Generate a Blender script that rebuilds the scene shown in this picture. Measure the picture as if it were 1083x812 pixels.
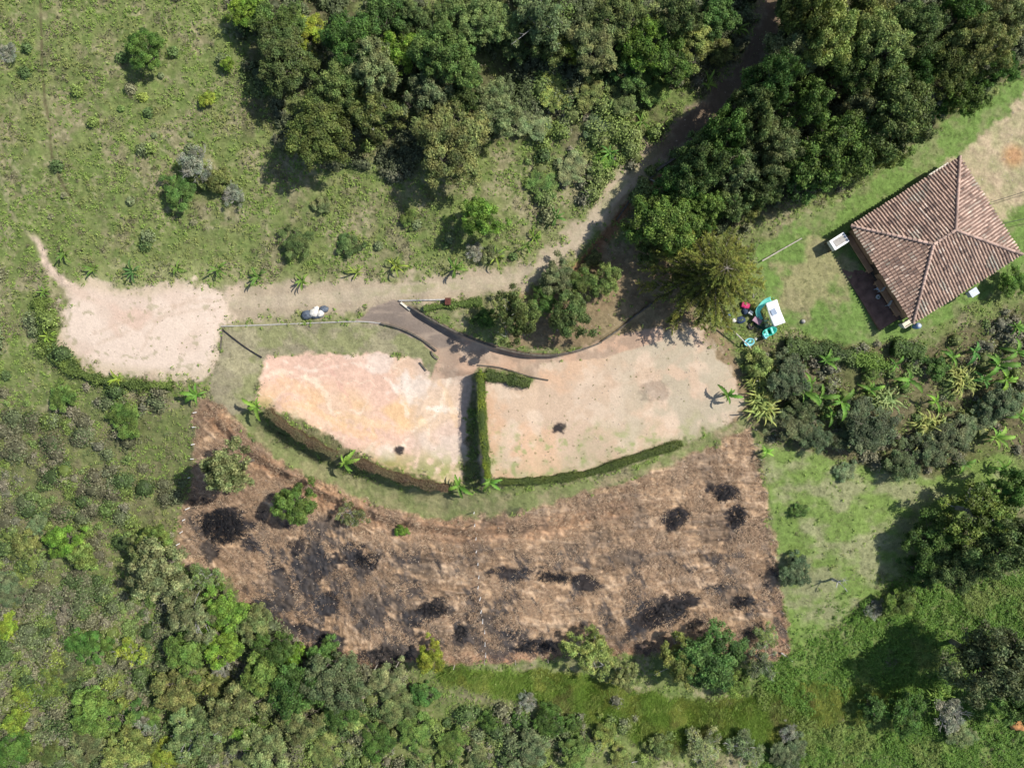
import bpy, math, random
import numpy as np
from mathutils import Vector, noise as mnoise

random.seed(7)
rng = np.random.default_rng(7)
R = math.radians
for o in list(bpy.data.objects):
    bpy.data.objects.remove(o)
S = bpy.context.scene
COL = S.collection

# ------------------------------------------------------------ camera, sky, sun, exposure
CAM_H = 55.5                      # metres above the yards
PXM = 13.0                        # ground pixels per metre at z = 0
CX, CY = 541.5, 406.0
cam = bpy.data.cameras.new('camera')
cam.sensor_width = 36.0
cam.lens = 36.0 * PXM * CAM_H / 1083.0
cam.clip_start = 0.5
cam.clip_end = 20000
camo = bpy.data.objects.new('camera', cam)
camo.location = (0, 0, CAM_H)
camo.rotation_euler = (0, 0, 0)
COL.objects.link(camo)
S.camera = camo

SUN_EL = R(48)
SUN_AZ = math.atan2(0.36, 0.93)   # direction towards the sun, from +X counter-clockwise
sd = Vector((math.cos(SUN_EL) * math.cos(SUN_AZ), math.cos(SUN_EL) * math.sin(SUN_AZ), math.sin(SUN_EL)))
w = bpy.data.worlds.new('World')
S.world = w
w.use_nodes = True
nt = w.node_tree
nt.nodes.clear()
sky = nt.nodes.new('ShaderNodeTexSky')
sky.sky_type = 'NISHITA'
sky.sun_disc = False
sky.sun_elevation = SUN_EL
sky.sun_rotation = math.pi / 2 - SUN_AZ
bg = nt.nodes.new('ShaderNodeBackground')
bg.inputs[1].default_value = 0.108
wo = nt.nodes.new('ShaderNodeOutputWorld')
nt.links.new(sky.outputs[0], bg.inputs[0])
nt.links.new(bg.outputs[0], wo.inputs[0])
sun = bpy.data.lights.new('sun', 'SUN')
sun.energy = 4.8
sun.angle = R(0.6)
sun.color = (1.0, 0.955, 0.88)
suno = bpy.data.objects.new('sun', sun)
suno.rotation_euler = (-sd).to_track_quat('-Z', 'Y').to_euler()
suno.location = sd * 80
COL.objects.link(suno)
S.view_settings.view_transform = 'Standard'
S.view_settings.look = 'None'
S.view_settings.gamma = 1
S.view_settings.exposure = 0.3
S.cycles.max_bounces = 5
S.cycles.diffuse_bounces = 3
S.cycles.transparent_max_bounces = 4

# ------------------------------------------------------------ noise and masks (numpy)
def _h(ix, iy, s):
    n = (ix.astype(np.int64) * 374761393 + iy.astype(np.int64) * 668265263 + s * 982451653) & 0x7fffffff
    n = ((n ^ (n >> 13)) * 1274126177) & 0x7fffffff
    n = n ^ (n >> 16)
    return (n & 0xffff) / 65535.0

def vnoise(x, y, s=0):
    ix = np.floor(x); iy = np.floor(y)
    fx = x - ix; fy = y - iy
    fx = fx * fx * (3 - 2 * fx); fy = fy * fy * (3 - 2 * fy)
    a = _h(ix, iy, s); b = _h(ix + 1, iy, s); c = _h(ix, iy + 1, s); d = _h(ix + 1, iy + 1, s)
    return (a + (b - a) * fx) * (1 - fy) + (c + (d - c) * fx) * fy

def fbm(x, y, scale, octv=4, s=0, gain=.55):
    """0..1 noise, scale = size of the largest blobs"""
    t = np.zeros_like(x, dtype=float); amp = 1; tot = 0; f = 1.0 / scale
    for k in range(octv):
        a = 0.6 * k + s
        xr = x * math.cos(a) - y * math.sin(a); yr = x * math.sin(a) + y * math.cos(a)
        t += amp * vnoise(xr * f + 91.7 * k, yr * f + 37.1 * s, s + 17 * k); tot += amp
        amp *= gain; f *= 2.03
    t = t / tot
    return np.clip((t - .5) * 1.5 + .5, 0, 1)

def sm(a, b, x):
    t = np.clip((x - a) / (b - a), 0, 1)
    return t * t * (3 - 2 * t)

def seg_dist(U, V, pts):
    """distance to an open polyline, and the sign (positive on its left in the picture's own axes)"""
    d = np.full(U.shape, 1e9); side = np.zeros(U.shape)
    for (x0, y0), (x1, y1) in zip(pts[:-1], pts[1:]):
        dx, dy = x1 - x0, y1 - y0
        L = dx * dx + dy * dy
        t = np.clip(((U - x0) * dx + (V - y0) * dy) / L, 0, 1)
        q = np.hypot(U - x0 - t * dx, V - y0 - t * dy)
        cr = (U - x0) * dy - (V - y0) * dx
        m = q < d
        d = np.where(m, q, d); side = np.where(m, np.sign(cr), side)
    return d, side

def poly_sd(U, V, pts, margin=60):
    """signed distance, positive inside"""
    xs = [p[0] for p in pts]; ys = [p[1] for p in pts]
    out = np.full(U.shape, -1e3)
    sel = (U > min(xs) - margin) & (U < max(xs) + margin) & (V > min(ys) - margin) & (V < max(ys) + margin)
    u = U[sel]; v = V[sel]
    d, _ = seg_dist(u, v, list(pts) + [pts[0]])
    ins = np.zeros(u.shape, bool)
    n = len(pts)
    for i in range(n):
        x0, y0 = pts[i]; x1, y1 = pts[(i + 1) % n]
        if y0 == y1: continue
        c = ((y0 > v) != (y1 > v)) & (u < (x1 - x0) * (v - y0) / (y1 - y0) + x0)
        ins ^= c
    out[sel] = np.where(ins, d, -d)
    return out

def smooth_line(pts, n=6):
    """Catmull-Rom through the points"""
    P = [pts[0]] + list(pts) + [pts[-1]]
    out = []
    for i in range(1, len(P) - 2):
        p0, p1, p2, p3 = [np.array(q, float) for q in P[i - 1:i + 3]]
        for k in range(n):
            t = k / n
            out.append(tuple(0.5 * (2 * p1 + (p2 - p0) * t + (2 * p0 - 5 * p1 + 4 * p2 - p3) * t * t + (3 * p1 - p0 - 3 * p2 + p3) * t ** 3)))
    out.append(tuple(map(float, pts[-1])))
    return out

# ------------------------------------------------------------ plan of the site (survey coordinates u, v)
ROAD = smooth_line([(150, 318), (235, 320), (300, 318), (360, 314), (420, 307), (480, 302), (530, 297), (570, 284), (605, 258), (632, 226),
                    (656, 196), (684, 168), (722, 142), (762, 104), (795, 60), (815, 20), (824, -30), (830, -120)])
WPAD = [(72, 304), (95, 298), (125, 306), (152, 309), (185, 299), (212, 302), (245, 305), (245, 345), (236, 352), (234, 372), (222, 392), (190, 398), (150, 395),
        (110, 390), (80, 382), (64, 366), (62, 330)]
GSLOPE = [(234, 346), (300, 343), (380, 341), (410, 344), (440, 356), (464, 372), (470, 388), (458, 404), (444, 382), (425, 375), (350, 374), (286, 377), (276, 392), (268, 424),
          (252, 445), (222, 428), (222, 402), (232, 380)]
LPAD = [(286, 377), (350, 374), (425, 375), (444, 382), (457, 402), (474, 384), (500, 384), (495, 430), (490, 508), (470, 508), (425, 498), (378, 478),
        (310, 440), (270, 428), (276, 395)]
RPAD = [(506, 402), (520, 398), (562, 402), (566, 382), (600, 378), (660, 366), (710, 350), (745, 352), (772, 390), (785, 425), (770, 450), (725, 466), (665, 492),
        (600, 503), (550, 507), (514, 508)]
RAMP = [(376, 339), (398, 324), (416, 317), (433, 323), (452, 336), (472, 345), (515, 363), (560, 374), (600, 374), (650, 356), (700, 345), (700, 360), (640, 378),
        (570, 384), (566, 400), (530, 390), (505, 388), (500, 396), (455, 402), (464, 378), (440, 357), (410, 344)]
ASPH = [(376, 339), (398, 324), (416, 317), (433, 323), (452, 336), (472, 347), (488, 358), (474, 366), (462, 369), (440, 357), (410, 344)]
YARD = [(600, 290), (640, 262), (690, 250), (720, 300), (740, 345), (765, 350), (790, 400), (800, 430), (785, 455), (700, 430), (690, 360), (650, 358), (600, 370), (540, 362), (530, 345)]
BURN = [(212, 424), (226, 422), (250, 447), (285, 480), (320, 503), (350, 516), (400, 535), (450, 549), (500, 550), (560, 540), (630, 520), (700, 497), (745, 474), (792, 452),
        (803, 480), (812, 540), (822, 600), (832, 655), (834, 698), (780, 694), (700, 690), (620, 694), (520, 702), (440, 700), (395, 706), (340, 692), (290, 660), (256, 634),
        (244, 612), (200, 604), (187, 585), (190, 548), (203, 510), (208, 470), (205, 440)]
GSTRIP = [(262, 434), (300, 468), (350, 496), (420, 515), (480, 521), (520, 522), (600, 515), (680, 494), (730, 470), (790, 440), (790, 455), (745, 474), (700, 497), (630, 520),
          (560, 540), (500, 556), (450, 552), (400, 535), (350, 516), (320, 503), (285, 482), (250, 450), (250, 436)]
SWALE = smooth_line([(470, 712), (530, 722), (590, 730), (650, 748), (700, 764), (760, 766), (820, 752), (880, 745), (950, 740)])
HOUSEYARD = [(800, 262), (850, 230), (900, 205), (960, 160), (1000, 130), (1083, 80), (1140, 40), (1140, 330), (1083, 300), (1030, 320), (970, 356), (900, 366), (850, 355), (815, 330), (800, 290)]
EPATH = [(1000, 172), (1040, 140), (1083, 100), (1150, 50), (1150, 260), (1083, 215), (1060, 235), (1035, 205)]
ELAWN = [(806, 470), (870, 478), (940, 500), (1000, 500), (1050, 470), (1083, 500), (1000, 560), (960, 600), (900, 650), (838, 690), (828, 640), (815, 560)]
GARDEN = [(790, 365), (860, 362), (980, 368), (1083, 320), (1140, 330), (1140, 480), (1060, 478), (990, 505), (880, 485), (800, 462)]

# height control points: (u, v, z)
HC = [(0, 0, 2.4), (150, 50, 2.2), (300, 20, 2.6), (450, 20, 3.2), (600, 30, 3.4), (800, 30, 3.0), (950, 50, 2.4), (1083, 20, 2.2), (0, 150, 1.4), (200, 150, 1.5), (400, 150, 1.9),
      (560, 150, 2.2), (700, 150, 2.0), (850, 150, 1.6), (0, 260, .2), (100, 290, .1), (240, 290, .4), (400, 280, .8), (500, 260, 1.2), (600, 220, 1.5), (150, 345, 0), (230, 345, 0),
      (80, 350, -.1), (340, 325, .3), (400, 330, .4), (470, 318, .9), (540, 330, .9), (620, 300, .9), (700, 260, .8), (540, 380, 0), (600, 430, 0), (700, 420, 0), (560, 490, -.1),
      (660, 475, -.1), (770, 420, -.1), (780, 300, .3), (860, 290, .36), (900, 340, .32), (990, 250, .4), (1083, 150, .8), (1083, 300, .2), (1000, 380, -.6),
      (880, 400, -.7), (830, 400, -.5), (310, 400, -1.1), (400, 410, -1.1), (470, 420, -1.1), (400, 480, -1.2), (470, 495, -1.2), (300, 430, -1.1), (240, 400, -.5),
      (200, 420, -1.0), (120, 410, -.8), (0, 380, -1.2), (0, 480, -2.4), (100, 480, -2.2), (180, 500, -3.0), (60, 560, -3.6), (150, 590, -4.6), (0, 660, -4.4), (100, 680, -5.2), (0, 812, -5.8), (200, 700, -6.2),
      (250, 480, -2.8), (320, 500, -2.5), (400, 530, -2.4), (500, 540, -1.6), (600, 525, -1.5), (720, 495, -1.3), (800, 480, -1.4), (220, 560, -4.0), (300, 600, -4.3), (400, 600, -4.0), (500, 600, -3.2),
      (600, 600, -3.1), (700, 580, -2.8), (800, 570, -2.7), (300, 670, -5.6), (400, 700, -6.0), (500, 690, -5.4), (600, 690, -5.4), (700, 680, -5.2), (820, 670, -5.0), (450, 740, -6.6), (600, 740, -6.8),
      (750, 760, -7.0), (850, 745, -6.6), (300, 780, -6.9), (450, 812, -6.4), (600, 812, -6.2), (750, 812, -6.8), (900, 480, -1.6), (900, 560, -2.6), (900, 640, -4.4), (1000, 520, -2.3),
      (1083, 460, -1.6), (1083, 600, -3.4), (1000, 620, -4.6), (1083, 700, -5.0), (960, 720, -6.2), (1083, 812, -6.0), (900, 812, -6.8),
      (-150, 100, 2.0), (-150, 400, -1.6), (-150, 800, -6), (1230, 100, 2), (1230, 400, -1), (1230, 800, -6), (300, -120, 3.4), (800, -120, 3.6), (300, 930, -6.5), (800, 930, -6.8)]
HC = np.array(HC, float)
def _k(r2): return np.sqrt(r2 + 30.0 ** 2)
_A = _k((HC[:, None, 0] - HC[None, :, 0]) ** 2 + (HC[:, None, 1] - HC[None, :, 1]) ** 2)
_wt = np.linalg.solve(_A + np.eye(len(HC)) * -12.0, HC[:, 2] - HC[:, 2].mean())

EDGE_LR = [(511, 392), (508, 420), (508, 470), (512, 505), (512, 520)]           # right yard drops to the left yard here
BANKL = smooth_line([(278, 436), (300, 455), (330, 474), (362, 489), (400, 502), (440, 515), (478, 518)])
BANKN = [(434, 324), (455, 338), (480, 352), (520, 367), (560, 376), (590, 376), (620, 368), (650, 350), (690, 322)]
ROADBANK = smooth_line([(556, 306), (585, 296), (612, 275), (640, 240), (660, 213), (690, 190)])
TERR = smooth_line([(222, 436), (260, 476), (320, 512), (380, 540), (440, 556), (500, 563), (580, 556), (660, 536)])

# (line, half height, width of the face, reach, fade in, fade out); ground on the line's left is the higher
BANKS = [(EDGE_LR, .55, 4, 60, 14, 14), (BANKL, .42, 6, 40, 14, 14), (BANKN, .30, 3, 35, 10, 14), (ROADBANK, .35, 5, 40, 20, 20), (TERR, .42, 4, 22, 20, 60)]
def bank_pos(U, V, pts):
    d = np.full(U.shape, 1e9); side = np.zeros(U.shape); pos = np.zeros(U.shape); acc = 0.0
    for (x0, y0), (x1, y1) in zip(pts[:-1], pts[1:]):
        dx, dy = x1 - x0, y1 - y0; L = math.hypot(dx, dy)
        if L < 1e-6: continue
        t = np.clip(((U - x0) * dx + (V - y0) * dy) / L / L, 0, 1); q = np.hypot(U - x0 - t * dx, V - y0 - t * dy); m = q < d
        d = np.where(m, q, d); side = np.where(m, np.sign((U - x0) * dy - (V - y0) * dx), side); pos = np.where(m, acc + t * L, pos); acc += L
    return d, side, (pos, acc)

def height(U, V):
    U = np.asarray(U, float); V = np.asarray(V, float)
    sh = U.shape
    u = np.clip(U.ravel(), -160, 1240); v = np.clip(V.ravel(), -130, 940)
    z = np.zeros(u.shape)
    for i in range(len(HC)):
        z += _wt[i] * _k((u - HC[i, 0]) ** 2 + (v - HC[i, 1]) ** 2)
    z += HC[:, 2].mean()
    inner = (U.ravel() > -160) & (U.ravel() < 1240) & (V.ravel() > -130) & (V.ravel() < 940)
    iu = u[inner]; iv = v[inner]; dz = np.zeros(iu.shape)
    for path, amp, wd, reach, e0, e1_ in BANKS:
        d, side, a_ = bank_pos(iu, iv, path)
        L_ = a_[1]; a_ = a_[0]
        dz += side * amp * sm(0, wd, d) * np.clip(1 - d / reach, 0, 1) * sm(0, e0, a_) * sm(0, e1_, L_ - a_)
    full = np.zeros(u.shape); full[inner] = dz
    rough = (fbm(u, v, 55, 3, 5) - .5) * .35
    flat = np.maximum.reduce([sm(-8, 14, poly_sd(u, v, p)) for p in (WPAD, LPAD, RPAD, HOUSEYARD)])
    z = z + full + rough * (1 - .8 * flat)
    return z.reshape(sh)

# the same heights from a grid, for placing single things
_gu = np.arange(-420, 1500, 1.5); _gv = np.arange(-420, 1250, 1.5)
_GU, _GV = np.meshgrid(_gu, _gv); _HG = height(_GU, _GV)
def h1(u, v):
    x = min(max((u + 420) / 1.5, 0), len(_gu) - 2.001); y = min(max((v + 420) / 1.5, 0), len(_gv) - 2.001)
    i, j = int(x), int(y); a, b = x - i, y - j
    return float((_HG[j, i] * (1 - a) + _HG[j, i + 1] * a) * (1 - b) + (_HG[j + 1, i] * (1 - a) + _HG[j + 1, i + 1] * a) * b)
def hq(U, V):
    x = np.clip((U + 420) / 1.5, 0, len(_gu) - 2.001); y = np.clip((V + 420) / 1.5, 0, len(_gv) - 2.001)
    i = x.astype(int); j = y.astype(int); a = x - i; b = y - j
    return (_HG[j, i] * (1 - a) + _HG[j, i + 1] * a) * (1 - b) + (_HG[j + 1, i] * (1 - a) + _HG[j + 1, i + 1] * a) * b

def P(u, v, up=0.0, z=None):
    """the point that stands up metres above the ground under the line of sight u, v"""
    if z is None: z = h1(u, v) + up
    k = (CAM_H - z) / CAM_H / PXM
    return Vector(((u - CX) * k, (CY - v) * k, z))

def uv_of(x, y, z):
    k = (CAM_H - z) / CAM_H / PXM
    return x / k + CX, CY - y / k

def ground_under(x, y):
    z = 0.0
    for _ in range(6):
        u, v = uv_of(x, y, z); z = h1(u, v)
    return z

def stand(u, v, hc):
    """foot point of a thing whose middle at hc above ground is seen at u, v"""
    z = h1(u, v)
    for _ in range(6):
        p = P(u, v, z=z + hc); z = ground_under(p.x, p.y)
    return Vector((p.x, p.y, z))

# ------------------------------------------------------------ helpers: objects, tags, materials
def link(o, parent=None):
    COL.objects.link(o)
    if parent: o.parent = parent
    return o

def tag(o, label=None, cat=None, group=None, kind=None):
    if label: o['label'] = label
    if cat: o['category'] = cat
    if group: o['group'] = group
    if kind: o['kind'] = kind
    return o

def empty(name, loc, rz=0, label=None, cat=None, group=None):
    o = bpy.data.objects.new(name, None)
    o.location = loc; o.rotation_euler = (0, 0, rz); o.empty_display_size = .3
    link(o)
    return tag(o, label, cat, group)

def np_mesh(name, verts, faces, cols=None, val=None, smooth=False):
    """verts (N,3), faces (M,k) arrays"""
    me = bpy.data.meshes.new(name)
    verts = np.asarray(verts, np.float32); faces = np.asarray(faces, np.int32)
    k = faces.shape[1]
    me.vertices.add(len(verts)); me.vertices.foreach_set('co', verts.ravel())
    me.loops.add(faces.size); me.loops.foreach_set('vertex_index', faces.ravel())
    me.polygons.add(len(faces)); me.polygons.foreach_set('loop_start', np.arange(0, faces.size, k, dtype=np.int32))
    me.polygons.foreach_set('loop_total', np.full(len(faces), k, np.int32))
    if smooth: me.polygons.foreach_set('use_smooth', np.ones(len(faces), bool))
    me.update(calc_edges=True)
    if cols is not None:
        a = me.attributes.new('Col', 'FLOAT_COLOR', 'POINT')
        c = np.ones((len(verts), 4), np.float32); c[:, :3] = cols
        a.data.foreach_set('color', c.ravel())
    if val is not None:
        a = me.attributes.new('lv', 'FLOAT', 'POINT')
        a.data.foreach_set('value', np.asarray(val, np.float32))
    return me

class MB:
    """collects shapes and links them as one mesh object"""
    def __init__(s): s.v = []; s.f = []
    def add(s, vs, fs):
        b = len(s.v); s.v += [tuple(p) for p in vs]; s.f += [tuple(b + i for i in f) for f in fs]
        return s
    def box(s, c, d, rz=0, tilt=None):
        c = Vector(c); hx, hy, hz = d[0] / 2, d[1] / 2, d[2] / 2
        ca, sa = math.cos(rz), math.sin(rz)
        vs = []
        for z in (-hz, hz):
            for x, y in ((-hx, -hy), (hx, -hy), (hx, hy), (-hx, hy)):
                vs.append((c.x + x * ca - y * sa, c.y + x * sa + y * ca, c.z + z))
        return s.add(vs, [(3, 2, 1, 0), (4, 5, 6, 7), (0, 1, 5, 4), (1, 2, 6, 5), (2, 3, 7, 6), (3, 0, 4, 7)])
    def tube(s, pts, r, n=6, r1=None):
        pts = [Vector(p) for p in pts]; m = len(pts); vs = []; fs = []
        for i, p in enumerate(pts):
            d = (pts[min(i + 1, m - 1)] - pts[max(i - 1, 0)]).normalized()
            a = d.orthogonal().normalized(); b = d.cross(a)
            rr = r if r1 is None else r + (r1 - r) * i / (m - 1)
            for k in range(n):
                t = 2 * math.pi * k / n
                vs.append(p + a * (rr * math.cos(t)) + b * (rr * math.sin(t)))
        for i in range(m - 1):
            for k in range(n):
                fs.append((i * n + k, i * n + (k + 1) % n, (i + 1) * n + (k + 1) % n, (i + 1) * n + k))
        fs.append(tuple(range(n))[::-1]); fs.append(tuple((m - 1) * n + k for k in range(n)))
        return s.add(vs, fs)
    def lathe(s, c, prof, n=16, sx=1, sy=1):
        c = Vector(c); vs = []; fs = []
        for (r, z) in prof:
            for k in range(n):
                t = 2 * math.pi * k / n
                vs.append((c.x + r * math.cos(t) * sx, c.y + r * math.sin(t) * sy, c.z + z))
        for i in range(len(prof) - 1):
            for k in range(n):
                fs.append((i * n + k, i * n + (k + 1) % n, (i + 1) * n + (k + 1) % n, (i + 1) * n + k))
        fs.append(tuple(range(n))[::-1]); fs.append(tuple((len(prof) - 1) * n + k for k in range(n)))
        return s.add(vs, fs)
    def build(s, name, mat, parent=None, smooth=False, bevel=0):
        me = bpy.data.meshes.new(name); me.from_pydata(s.v, [], s.f); me.update()
        if smooth:
            for p in me.polygons: p.use_smooth = True
        me.materials.append(mat)
        o = bpy.data.objects.new(name, me); link(o, parent)
        if bevel:
            b = o.modifiers.new('bevel', 'BEVEL'); b.width = bevel; b.segments = 2; b.limit_method = 'ANGLE'
        return o

def mat_plain(name, col, rough=.75, vary=.25, scale=6, spec=.3, bump=.02):
    m = bpy.data.materials.new(name); m.use_nodes = True
    n = m.node_tree; b = n.nodes['Principled BSDF']
    tc = n.nodes.new('ShaderNodeTexCoord')
    nz = n.nodes.new('ShaderNodeTexNoise'); nz.inputs['Scale'].default_value = scale; nz.inputs['Detail'].default_value = 6
    n.links.new(tc.outputs['Object'], nz.inputs['Vector'])
    rp = n.nodes.new('ShaderNodeMapRange'); rp.inputs[1].default_value = .3; rp.inputs[2].default_value = .7
    rp.inputs[3].default_value = 1 - vary; rp.inputs[4].default_value = 1 + vary
    n.links.new(nz.outputs[0], rp.inputs[0])
    mx = n.nodes.new('ShaderNodeVectorMath'); mx.operation = 'SCALE'
    mx.inputs[0].default_value = col; n.links.new(rp.outputs[0], mx.inputs['Scale'])
    n.links.new(mx.outputs[0], b.inputs['Base Color'])
    b.inputs['Roughness'].default_value = rough
    b.inputs['Specular IOR Level'].default_value = spec
    if bump:
        bp = n.nodes.new('ShaderNodeBump'); bp.inputs['Distance'].default_value = bump; bp.inputs['Strength'].default_value = .6
        n.links.new(nz.outputs[0], bp.inputs['Height']); n.links.new(bp.outputs[0], b.inputs['Normal'])
    return m

def mat_leaf(name, use_obj=True, transl=.28):
    m = bpy.data.materials.new(name); m.use_nodes = True
    n = m.node_tree; b = n.nodes['Principled BSDF']; out = n.nodes['Material Output']
    if use_obj:
        oi = n.nodes.new('ShaderNodeObjectInfo')
        at = n.nodes.new('ShaderNodeAttribute'); at.attribute_name = 'lv'
        mx = n.nodes.new('ShaderNodeVectorMath'); mx.operation = 'SCALE'
        n.links.new(oi.outputs['Color'], mx.inputs[0]); n.links.new(at.outputs['Fac'], mx.inputs['Scale'])
        # a slight drift of hue through the crown
        tc = n.nodes.new('ShaderNodeNewGeometry')
        nz = n.nodes.new('ShaderNodeTexNoise'); nz.inputs['Scale'].default_value = 1.3; nz.inputs['Detail'].default_value = 3
        n.links.new(tc.outputs['Position'], nz.inputs['Vector'])
        rp = n.nodes.new('ShaderNodeValToRGB')
        rp.color_ramp.elements[0].position = .35; rp.color_ramp.elements[0].color = (.8, .95, .8, 1)
        rp.color_ramp.elements[1].position = .65; rp.color_ramp.elements[1].color = (1.2, 1.08, .95, 1)
        n.links.new(nz.outputs[0], rp.inputs[0])
        m2 = n.nodes.new('ShaderNodeVectorMath'); m2.operation = 'MULTIPLY'
        n.links.new(mx.outputs[0], m2.inputs[0]); n.links.new(rp.outputs[0], m2.inputs[1])
        col = m2.outputs[0]
    else:
        at = n.nodes.new('ShaderNodeAttribute'); at.attribute_name = 'Col'; col = at.outputs['Color']
    n.links.new(col, b.inputs['Base Color'])
    b.inputs['Roughness'].default_value = .6
    b.inputs['Specular IOR Level'].default_value = .25
    tr = n.nodes.new('ShaderNodeBsdfTranslucent'); n.links.new(col, tr.inputs[0])
    ms = n.nodes.new('ShaderNodeMixShader'); ms.inputs[0].default_value = transl
    n.links.new(b.outputs[0], ms.inputs[1]); n.links.new(tr.outputs[0], ms.inputs[2]); n.links.new(ms.outputs[0], out.inputs[0])
    return m

M = {}
M['leaf'] = mat_leaf('foliage')
M['cover'] = mat_leaf('ground_plants', False, .2)
M['bark'] = mat_plain('bark', (.17, .145, .115), .9, .35, 9)
M['palebark'] = mat_plain('pale_bark', (.36, .35, .32), .9, .3, 9)
M['stem'] = mat_plain('green_stem', (.16, .2, .07), .7, .3, 9)
M['white'] = mat_plain('white_paint', (.78, .78, .76), .5, .08, 4)
M['cream'] = mat_plain('cream_paint', (.62, .57, .46), .7, .12, 4)
M['concrete'] = mat_plain('concrete', (.36, .34, .31), .9, .2, 5)
M['darkcon'] = mat_plain('weathered_concrete', (.11, .095, .075), .95, .4, 5)
M['adobe'] = mat_plain('ochre_wall', (.42, .25, .14), .9, .2, 2.5)
M['wood'] = mat_plain('dark_timber', (.12, .075, .045), .8, .35, 7)
M['palewood'] = mat_plain('weathered_timber', (.44, .40, .33), .85, .25, 7)
M['glass'] = mat_plain('window_glass', (.02, .025, .03), .08, .1, 2, .5, 0)
M['grey'] = mat_plain('grey_metal', (.40, .44, .48), .45, .12, 4)
M['blue'] = mat_plain('blue_plastic', (.16, .26, .48), .4, .15, 4)
M['teal'] = mat_plain('teal_plastic', (.03, .42, .33), .4, .12, 3)
M['ltteal'] = mat_plain('pale_teal_plastic', (.20, .66, .56), .4, .12, 3)
M['cyan'] = mat_plain('cyan_plastic', (.25, .62, .68), .4, .12, 3)
M['magenta'] = mat_plain('magenta_plastic', (.50, .035, .13), .4, .15, 3)
M['mauve'] = mat_plain('mauve_plastic', (.32, .19, .24), .55, .2, 3)
M['black'] = mat_plain('black_rubber', (.02, .02, .022), .6, .3, 5)
M['dkblue'] = mat_plain('dark_blue_cloth', (.03, .05, .09), .8, .4, 3)
M['char'] = mat_plain('charcoal', (.012, .012, .014), .8, .5, 9)
M['rust'] = mat_plain('rust_red_metal', (.10, .03, .02), .7, .4, 5)
M['tile'] = None

# ------------------------------------------------------------ terrain
def axis(lo, hi, step, ext):
    a = list(np.arange(lo, hi + .01, step)); g = step
    left = []; x = lo
    while x > -ext: g *= 1.35; x -= g; left.append(x)
    g = step; right = []; x = hi
    while x < ext: g *= 1.35; x += g; right.append(x)
    return np.array(left[::-1] + a + right)
STEP = 1.35
ua = axis(-70, 1153, STEP, 26000)
va = axis(-70, 882, STEP, 26000)
U, V = np.meshgrid(ua, va)
U = U.ravel(); V = V.ravel()

def lerp(c, d, m): return c * (1 - m[:, None]) + np.asarray(d, float) * m[:, None]

def dens(cfg, U, V): pass

def masks(U, V):
    """zone weights used for soil colour, roughness and plant cover"""
    j = (fbm(U, V, 14, 3, 21) - .5) * 2; j2 = (fbm(U, V, 6, 3, 22) - .5) * 2
    m = {}
    d, s = seg_dist(U, V, ROAD)
    wroad = np.interp(U, [100, 235, 420, 560, 640, 700, 760, 830], [8, 19, 15, 11, 9.5, 11, 12, 14])
    m['road'] = sm(-6, 6, wroad - d + j * 6 + j2 * 4)
    m['roadd'] = d
    for k, p, a in (('wpad', WPAD, 11), ('gslope', GSLOPE, 4), ('lpad', LPAD, 5), ('rpad', RPAD, 11), ('ramp', RAMP, 1.5), ('asph', ASPH, 2.5), ('yard', YARD, 8), ('burn', BURN, 6),
                    ('gstrip', GSTRIP, 6), ('hyard', HOUSEYARD, 6), ('epath', EPATH, 7), ('elawn', ELAWN, 6), ('garden', GARDEN, 6)):
        sd_ = poly_sd(U, V, p)
        m[k] = sm(-a * .5, a * .5, sd_ + j * a * .7 + j2 * a * .5)
        m[k + '_d'] = sd_
    d, s = seg_dist(U, V, SWALE)
    m['swale'] = sm(-5, 8, np.interp(U, [470, 560, 700, 830, 950], [7, 15, 26, 26, 14]) - d + j * 7)
    d, s = seg_dist(U, V, smooth_line([(-20, 100), (10, 220), (36, 250), (44, 262), (50, 280), (66, 297), (90, 312)]))
    m['trail'] = sm(-2.5, 2.5, np.interp(V, [0, 240, 262, 300], [.5, 2, 3.4, 5]) - d + j2 * 1.5)
    m['trail'] *= .25 + .75 * sm(246, 256, V)
    d2, _ = seg_dist(U, V, smooth_line([(42, -20), (46, 90), (52, 130), (56, 170), (72, 205), (85, 220)]))
    m['track'] = sm(2.2, .4, d2 + j2 * 1.0)
    return m

mk = masks(U, V)
n1 = fbm(U, V, 60, 4, 1); n2 = fbm(U, V, 22, 4, 2); n3 = fbm(U, V, 8, 4, 3); n4 = fbm(U, V, 3.6, 3, 4); n5 = fbm(U, V, 110, 3, 9)
c = np.tile(np.array([.16, .19, .065]), (len(U), 1))
c = lerp(c, (.23, .205, .115), sm(.42, .7, n2 * .55 + n1 * .45) * .8)               # dry brownish grass
c = lerp(c, (.115, .16, .045), sm(.5, .75, n3) * .75)
c = lerp(c, (.30, .26, .16), sm(.58, .8, n4 * .5 + n2 * .5) * .6)
# rough ground under scrub (west and south-west) is darker and browner
sw = sm(400, 470, V) * sm(560, 380, U) * sm(.0, 1, sm(700, 500, V) + .5)
c = lerp(c, (.12, .115, .055), np.clip(sw, 0, 1) * (.35 + .4 * n2))
# soil under the woods
wood = np.maximum(sm(225, 150, V) * sm(260, 330, U) * sm(640, 560, V), 0) * sm(790, 700, U - V * .2)
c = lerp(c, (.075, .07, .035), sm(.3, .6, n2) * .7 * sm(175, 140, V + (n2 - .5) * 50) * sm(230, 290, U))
c = lerp(c, (.045, .05, .022), sm(0, 20, poly_sd(U, V, [(690, 260), (690, 190), (760, 120), (830, 50), (850, -80), (1250, -80), (1080, 60), (1000, 110), (880, 205), (790, 245)], 120)))
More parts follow.
